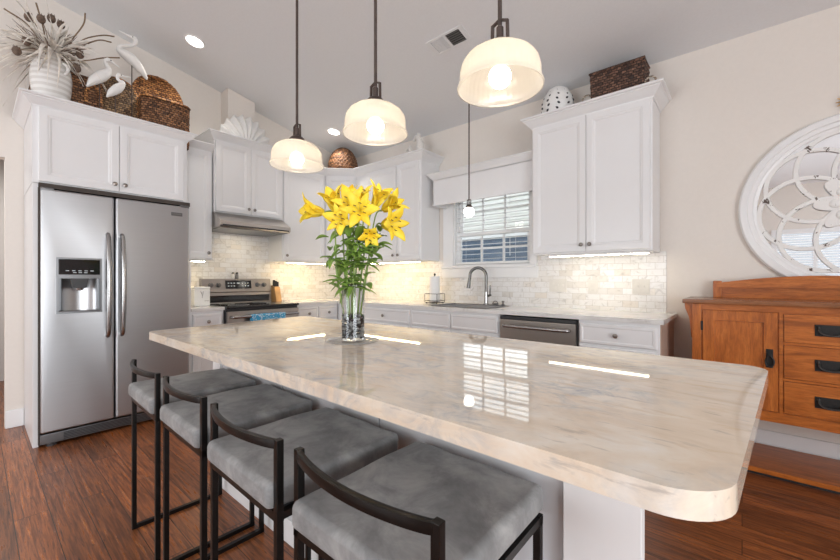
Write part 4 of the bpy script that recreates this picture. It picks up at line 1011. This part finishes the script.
# ------------------------------------------------------------------ decor on top of the cabinets
def weave(P, nu, nv, amp, cu, cv, closed=False):
    """woven surface P(u,v)->(pos, normal) with over-under relief"""
    def f(u, v):
        p, n_ = P(u, v); row = int(min(v*cv, cv-.001)); fr = v*cv-row
        return p+n_*amp*(math.sin(2*PI*cu*u+PI*row)*math.sin(PI*fr)**.7)
    return f
def box_weave(mb, x0, x1, y0, y1, z0, z1, taper=.0, amp=.004, cell=.022):
    """four woven walls as a closed loop, taper widens the top"""
    per = 2*((x1-x0)+(y1-y0)); w_, d_ = x1-x0, y1-y0
    def P(u, v):
        s = u*per
        if s < w_: p, n_ = (x0+s, y0), (0, -1)
        elif s < w_+d_: p, n_ = (x1, y0+s-w_), (1, 0)
        elif s < 2*w_+d_: p, n_ = (x1-(s-w_-d_), y1), (0, 1)
        else: p, n_ = (x0, y1-(s-2*w_-d_)), (-1, 0)
        cx, cy_ = (x0+x1)/2, (y0+y1)/2; k = 1+taper*v
        return Vector((cx+(p[0]-cx)*k, cy_+(p[1]-cy_)*k, z0+(z1-z0)*v)), Vector((*n_, 0))
    nc = max(8, int(per/cell/2)); nr = max(4, int((z1-z0)/cell))
    mb.grid(weave(P, 1, 1, amp, nc, nr), nc*6, nr*4, closed_u=True)
    mb.box(x0+.004, x1-.004, y0+.004, y1-.004, z0, z0+.006)
ZF = 2.402      # top of the over-fridge cabinet box
ZF2 = ZF
def rim_loop(mb, x0, x1, y0, y1, z, r):
    mb.tube([(x0, y0, z), (x1, y0, z), (x1, y1, z), (x0, y1, z), (x0, y0, z)], r, 8)
# basket behind the vase (left), and the darker one to its right
t = thing('wicker_basket', 'dark brown wicker basket partly hidden behind the white vase', 'basket', (-4.17, .352, ZF), 0)
mb = MB(); box_weave(mb, -.10, .10, -.068, .062, 0, .25, .06); mb.build('body', M['wicker_brown'], t)
mb = MB(); rim_loop(mb, -.105, .105, -.072, .066, .25, .008); mb.build('rim', M['wicker_brown'], t)
t = thing('wicker_basket', 'brown wicker basket with an arched handle right of the white vase', 'basket', (-4.08, .572, ZF), 0)
mb = MB(); box_weave(mb, -.13, .13, -.125, .10, 0, .375, .03, .005); mb.build('body', M['wicker_brown'], t)
mb = MB(); rim_loop(mb, -.134, .134, -.129, .103, .375, .010); mb.build('rim', M['wicker_brown'], t)
MB().tube([(.14, .0, .17), (.155, .005, .27), (.155, .05, .31), (.15, .085, .25), (.14, .09, .17)], .011, 8, smooth=5).build('handle', M['wicker_orange'], t)
# leaning tray with arched top
t = thing('wicker_tray', 'grey-brown woven tray with arched top leaning behind the small egret', 'tray', (-3.995, .803, ZF), 0)
def tray_out(k=1.0, n=24):
    pts = [(-.125*k, 0), (.125*k, 0)]
    for i in range(n+1):
        a = PI*i/n; pts.append((.125*k*math.cos(a), .37+.13*k*math.sin(a)))
    return pts
def trayP(u, v):
    h = .50; z = v*h; hw = .125 if z < .37 else .125*math.sqrt(max(0, 1-((z-.37)/.13)**2))
    return Vector((.0-.10*v, (u*2-1)*hw, z)), Vector((1, 0, .2))
mb = MB(); mb.grid(weave(trayP, 1, 1, .004, 9, 20), 54, 80); o = mb.build('woven_face', M['wicker_grey'], t); md = o.modifiers.new('t', 'SOLIDIFY'); md.thickness = .012; md.offset = -1
pts = [Vector((.002-.10*(z/.50), y, z)) for y, z in tray_out()[1:]+[(-.125, 0)]]
MB().tube(pts, .013, 8).build('rim', M['wicker_orange'], t)
# basket box with tall rounded back
t = thing('wicker_basket', 'honey wicker wall basket with a tall rounded back, right end of the fridge cabinet', 'basket', (-4.02, 1.125, ZF), 0)
def backP(u, v):
    z = v*.69; hw = .185+.02*min(1, z/.35); 
    if z > .45: hw *= math.sqrt(max(0, 1-((z-.45)/.24)**2))
    y = (u*2-1)*hw; return Vector((-.10-.10*v-.04*math.cos(PI*(u-.5)), y, z)), Vector((1, 0, .1))
mb = MB(); mb.grid(weave(backP, 1, 1, .005, 14, 26), 84, 104); o = mb.build('back', M['wicker_orange'], t); md = o.modifiers.new('t', 'SOLIDIFY'); md.thickness = .012
pts = [backP(0, v)[0] for v in [k/20 for k in range(20)]]+[backP(1, v)[0] for v in [1-k/20 for k in range(21)]]
MB().tube(pts, .010, 8).build('rim', M['wicker_orange'], t)
def frontP(u, v):
    a = (u*2-1); y = a*.19; return Vector((.09-.05*abs(a)**4+.02*v, y, v*.37)), Vector((1, 0, 0))
mb = MB(); mb.grid(weave(frontP, 1, 1, .006, 13, 12), 78, 60)
for s in (0, 1):
    def sideP(u, v, s=s): return Vector((-.13+(.17+.02*v)*u, (.19 if s else -.19), v*.37)), Vector((0, 1 if s else -1, 0))
    mb.grid(weave(sideP, 1, 1, .005, 6, 12), 36, 60)
o = mb.build('pocket', M['wicker_brown'], t); md = o.modifiers.new('t', 'SOLIDIFY'); md.thickness = .010
MB().tube([(.06, -.19, .37), (.105, -.14, .372), (.11, 0, .372), (.105, .14, .372), (.06, .19, .37)], .010, 8, smooth=5).build('pocket_rim', M['wicker_orange'], t)
# egrets
def egret(label, x, path, rad, legs, foot_z, feet):
    b = Vector((x, legs[0][0], foot_z)); t = thing('egret_figurine', label, 'figurine', b, 0, 'white egret figurines')
    MB().tube([(x, y, z) for y, z in path], rad, 14, flat=1.0, up=(1, 0, 0), smooth=5).build('body', M['white_resin'], t, world=True, smooth=70)
    n = len(path); y0, z0 = path[-3]; 
    hy, hz = path[-2]
    MB().sphere((x+.016, hy*.6+y0*.4, hz*.6+z0*.4), .004, 8, 6).build('eye', M['black_plastic'], t, world=True)
    for (y, z) in legs: MB().tube([(x, y, z), (x, y, foot_z+.01)], .004, 6).build('leg', M['bronze'], t, world=True)
    MB().box(x-.025, x+.025, legs[0][0]-.05, legs[0][0]+.05, foot_z+.001, foot_z+.014, .003).build('stand', M['bronze'], t, world=True)
    wy = [path[0], path[1], path[2], path[3]]
    MB().tube([(x+.020, y, z+.004) for y, z in wy], [.004, rad[1]*.72, rad[2]*.8, .006], 12, flat=.5, up=(1, 0, 0), smooth=5).build('wing', M['white_resin'], t, world=True, smooth=70)
egret('tallest white egret figurine, head turned up toward the left', -3.945, [(.975, 2.915), (.926, 2.985), (.866, 3.043), (.812, 3.068), (.779, 3.085), (.787, 3.115), (.825, 3.137), (.868, 3.162), (.893, 3.198), (.886, 3.226), (.860, 3.230), (.779, 3.242)],
      [.006, .034, .046, .036, .020, .017, .015, .014, .015, .019, .012, .002], [(.868, 3.01)], ZF, 0)
egret('middle-sized white egret figurine beside the white vase', -3.835, [(.563, 2.660), (.60, 2.72), (.645, 2.772), (.682, 2.812), (.694, 2.852), (.680, 2.874), (.672, 2.903), (.690, 2.921), (.715, 2.914), (.765, 2.890)],
      [.006, .034, .043, .032, .017, .014, .013, .017, .010, .002], [(.637, 2.75)], ZF, 0)
egret('smallest white egret figurine, in front of the arched tray', -3.80, [(.675, 2.61), (.705, 2.655), (.742, 2.70), (.768, 2.737), (.778, 2.763), (.756, 2.768), (.742, 2.786), (.752, 2.812), (.772, 2.812), (.832, 2.826)],
      [.005, .027, .034, .025, .014, .011, .011, .015, .009, .002], [(.728, 2.68)], ZF, 0)
# white vase and dried arrangement
VV = Vector((-3.90, .372, ZF))
t = thing('ceramic_vase', 'white banded ceramic urn at the left end of the fridge cabinet', 'vase', VV)
MB().lathe([(0, 0), (.075, 0), (.08, .01), (.095, .08), (.112, .18), (.117, .26), (.110, .33), (.088, .38), (.07, .40), (.068, .42), (.080, .445), (.074, .447), (.062, .42), (.064, .40), (.09, .35), (.09, .1), (0, .03)], n=48).build('urn', M['porcelain'], t)
for s in (-1, 1): MB().tube([(s*.03*0+.10, s*.055, .36), (.118, s*.075, .335), (.120, s*.075, .30), (.108, s*.06, .28)], .010, 8, smooth=4).build('lug', M['porcelain'], t)
A = thing('dried_arrangement', 'spray of bleached dried leaves, pods and brown sticks in the white urn', 'dried flowers', VV+Vector((0, 0, .40)))
random.seed(21)
def spray(mb, n, Lr, wr, lift, droop, r0=.03):
    for k in range(n):
        a = random.random()*2*PI; el = random.uniform(*lift); L = random.uniform(*Lr); w_ = random.uniform(*wr)
        d = Vector((math.cos(a)*math.cos(el), math.sin(a)*math.cos(el), math.sin(el))); sd_ = d.cross(Vector((0, 0, 1))).normalized(); L *= (.55 if (math.sin(a) > .2 and el < .6) else 1); dp = random.uniform(*droop); tw = random.uniform(-.6, .6); p0 = Vector((math.cos(a)*r0, math.sin(a)*r0, .03)); sw = random.uniform(-.12, .12)
        def f(u, v):
            q = p0+d*L*v+Vector((0, 0, -dp*L*v*v))+sd_*sw*L*math.sin(v*3)
            ww = w_*(math.sin(PI*min(1, .12+.86*v))**.6); up_ = sd_.cross(d)
            x = u*2-1; q = q+(sd_*math.cos(tw+v*1.5)+up_*math.sin(tw+v*1.5))*x*ww*.5
            if q.x+VV.x < XW+.02: q.x = XW+.02-VV.x
            return q
        mb.grid(f, 2, 12)
mb = MB(); spray(mb, 190, (.20, .42), (.010, .024), (-.2, 1.3), (.1, .8)); o = mb.build('bleached_leaves', M['strand'], A, smooth=80, recalc=False)
mb = MB(); spray(mb, 22, (.30, .44), (.018, .028), (.1, .7), (.8, 1.4)); o2 = mb.build('drooping_leaves', M['strand'], A, smooth=80, recalc=False)
mb = MB(); spray(mb, 150, (.10, .27), (.006, .013), (.0, 1.4), (.0, .5)); o3 = mb.build('brown_grass', M['strand_brown'], A, smooth=80, recalc=False)
for q in (o, o2, o3): md = q.modifiers.new('t', 'SOLIDIFY'); md.thickness = .0012
for y, z, x in ((.25, 3.03, .06), (.31, 3.03, .10), (.37, 3.10, .02), (.52, 2.88, .08), (.50, 2.76, .10), (.19, 2.74, .12), (.235, 2.82, .14), (.43, 3.12, -.06)):
    p = Vector((x, y-VV.y, z-VV.z-.40)); st_ = MB().tube([(0, 0, .02), p*.55+Vector((0, 0, .05)), p], .0025, 6, smooth=5).build('pod_stem', M['stick'], A)
    mb = MB(); mb.sphere(p, .025, 12, 8, (1, 1, 1.25))
    for k in range(7):
        a = k*2*PI/7; mb.tube([p+Vector((.012*math.cos(a), .012*math.sin(a), .012)), p+Vector((.02*math.cos(a), .02*math.sin(a), .032))], [.005, .001], 5)
    mb.build('pod', M['pod'], st_)
for pts in ([(.05, .05, .0), (.05, .16, .20), (.05, .28, .30), (.05, .36, .33)], [(.03, .03, .0), (.03, .14, .14), (.03, .26, .26), (.03, .345, .285)], [(.06, .05, .0), (.07, .18, .05), (.07, .29, .12), (.07, .39, .165)], [(.06, -.03, .0), (.07, -.12, .16), (.07, -.24, .22)], [(0, .02, 0), (0, .12, .22), (0, .18, .36), (0, .19, .45)], [(0, -.02, 0), (0, -.04, .2), (0, -.08, .38)]):
    MB().tube(pts, [.003, .0045, .0055], 8, smooth=6).build('stick', M['stick'], A)
# scallop shell
def shell(u, v):
    a = R(12)+(PI-R(24))*u; r = .02+.235*v*(1-.06*math.cos(a*9)*v*0)
    rib = math.cos(u*2*PI*9)
    r *= 1+.035*v*rib
    return Vector((.055*math.sin(PI*u)*math.sin(PI*min(1, v*1.05))**.8+.016*rib*v, -r*1.10*math.cos(a), .015+r*1.12*math.sin(a)))
mb = MB(); mb.grid(shell, 108, 20); mb.prism([(-.055, 0), (.055, 0), (.04, .05), (-.04, .05)], -.01, .03, axis='x')
o = mb.build('scallop_shell', M['white_resin'], None, smooth=60); o.location = (-4.20, 1.955, 2.614); o.scale = (1.15, 1.06, 1.22); md = o.modifiers.new('t', 'SOLIDIFY'); md.thickness = .012; tag(o, 'white ribbed scallop shell standing above the range hood cabinet', 'shell')
# domed basket in the corner
t = thing('wicker_basket', 'domed honey-brown wicker basket on the corner cabinet', 'basket', (-4.07, 3.20, ZT), R(45))
def domeP(u, v):
    a = 2*PI*u
    if v < .35: r = .175+.02*v/.35; z = .12*v/.35; n_ = Vector((math.cos(a), math.sin(a), 0))
    else:
        b = (v-.35)/.65*PI/2; r = .195*math.cos(b); z = .14+.275*math.sin(b); n_ = Vector((math.cos(a)*math.cos(b), math.sin(a)*math.cos(b), math.sin(b)))
    return Vector((r*math.cos(a), r*math.sin(a), z)), n_
MB().grid(weave(domeP, 1, 1, .006, 24, 22), 144, 88, closed_u=True).build('body', M['wicker_brown'], t)
MB().torus((0, 0, .13), .196, .010, 48, 8).build('rim', M['wicker_brown'], t)
for s in (-1, 1): MB().tube([(.20*s, -.04, .11), (.235*s, -.03, .15), (.235*s, .03, .15), (.20*s, .04, .11)], .009, 8, smooth=5).build('handle', M['rope'], t)
# two white coral-like seahorses
def seahorse(label, loc, sc, flip):
    t = thing('seahorse_figurine', label, 'figurine', loc, 0, 'white seahorse figurines'); f = flip
    path = [(.03*f, 0, .02), (.045*f, 0, .04), (.03*f, 0, .06), (.005*f, 0, .05), (.0, 0, .085), (.012*f, 0, .13), (.02*f, 0, .18), (.008*f, 0, .225), (-.006*f, 0, .255), (-.03*f, 0, .262), (-.07*f, 0, .238)]
    MB().tube([Vector(p)*sc for p in path], [.006*sc, .009*sc, .012*sc, .016*sc, .024*sc, .036*sc, .040*sc, .030*sc, .028*sc, .024*sc, .009*sc], 12, up=(0, 1, 0), smooth=5).build('body', M['coral'], t, smooth=70)
    mb = MB()
    for k in range(7): z = .09+k*.025; mb.tube([Vector((.02*f, 0, z))*sc, Vector((.058*f, 0, z+.012))*sc], [.012*sc, .003*sc], 6)
    for k in range(3): mb.tube([Vector((-.01*f+.012*f*k, 0, .27))*sc, Vector((-.015*f+.02*f*k, 0, .315-.01*k))*sc], [.012*sc, .003*sc], 6)
    mb.build('spines', M['coral'], t)
    MB().box(-.05*sc, .05*sc, -.035*sc, .035*sc, 0, .022*sc, .004).build('base', M['coral'], t)
seahorse('white seahorse figurine at the right end of the corner cabinets', (-2.86, 3.34, ZT), 1.18, 1)
seahorse('smaller white figurine half hidden behind the middle pendant', (-3.02, 3.37, ZT), .85, 1)
# pierced white oval vase
t = thing('pierced_vase', 'white pierced egg-shaped ceramic above the right upper cabinet', 'vase', (-1.255, 3.38, ZT), 0)
ov = MB(); ov.lathe([(0, 0), (.07, 0), (.11, .06), (.135, .14), (.138, .21), (.120, .285), (.085, .345), (.04, .375), (0, .382)], n=48)
ov.build('body', M['white_resin'], t, smooth=70)
mb = MB()
for col in range(10):
    for row in range(7):
        a = 2*PI*(col+.5*(row % 2)*.3)/10; z = .06+row*.042
        rr_ = [.108, .124, .134, .138, .133, .118, .094][row]; p = Vector((rr_*math.cos(a), rr_*math.sin(a), z)); tn = Vector((-math.sin(a), math.cos(a), 0))*(.014 if col % 2 else -.014)+Vector((0, 0, .012))
        mb.tube([p-tn*.7, p, p+tn*.7], [.004, .0105, .004], 8, smooth=2)
mb.build('slot', M['black_plastic'], t)
# dark rectangular basket
t = thing('wicker_basket', 'dark brown rectangular basket with pale ring handles, right upper cabinet', 'basket', (-.755, 3.36, ZT), 0)
mb = MB(); box_weave(mb, -.185, .185, -.085, .10, 0, .34, .06, .007, .030); mb.build('body', M['wicker_dark'], t)
mb = MB(); rim_loop(mb, -.197, .197, -.092, .108, .34, .009); mb.build('rim', M['wicker_dark'], t)
for s in (-1, 1): MB().torus((s*.228, -.06, .155), .036, .007, 28, 8, axis='y').build('ring_handle', M['rope'], t)
bpy.context.view_layer.update()
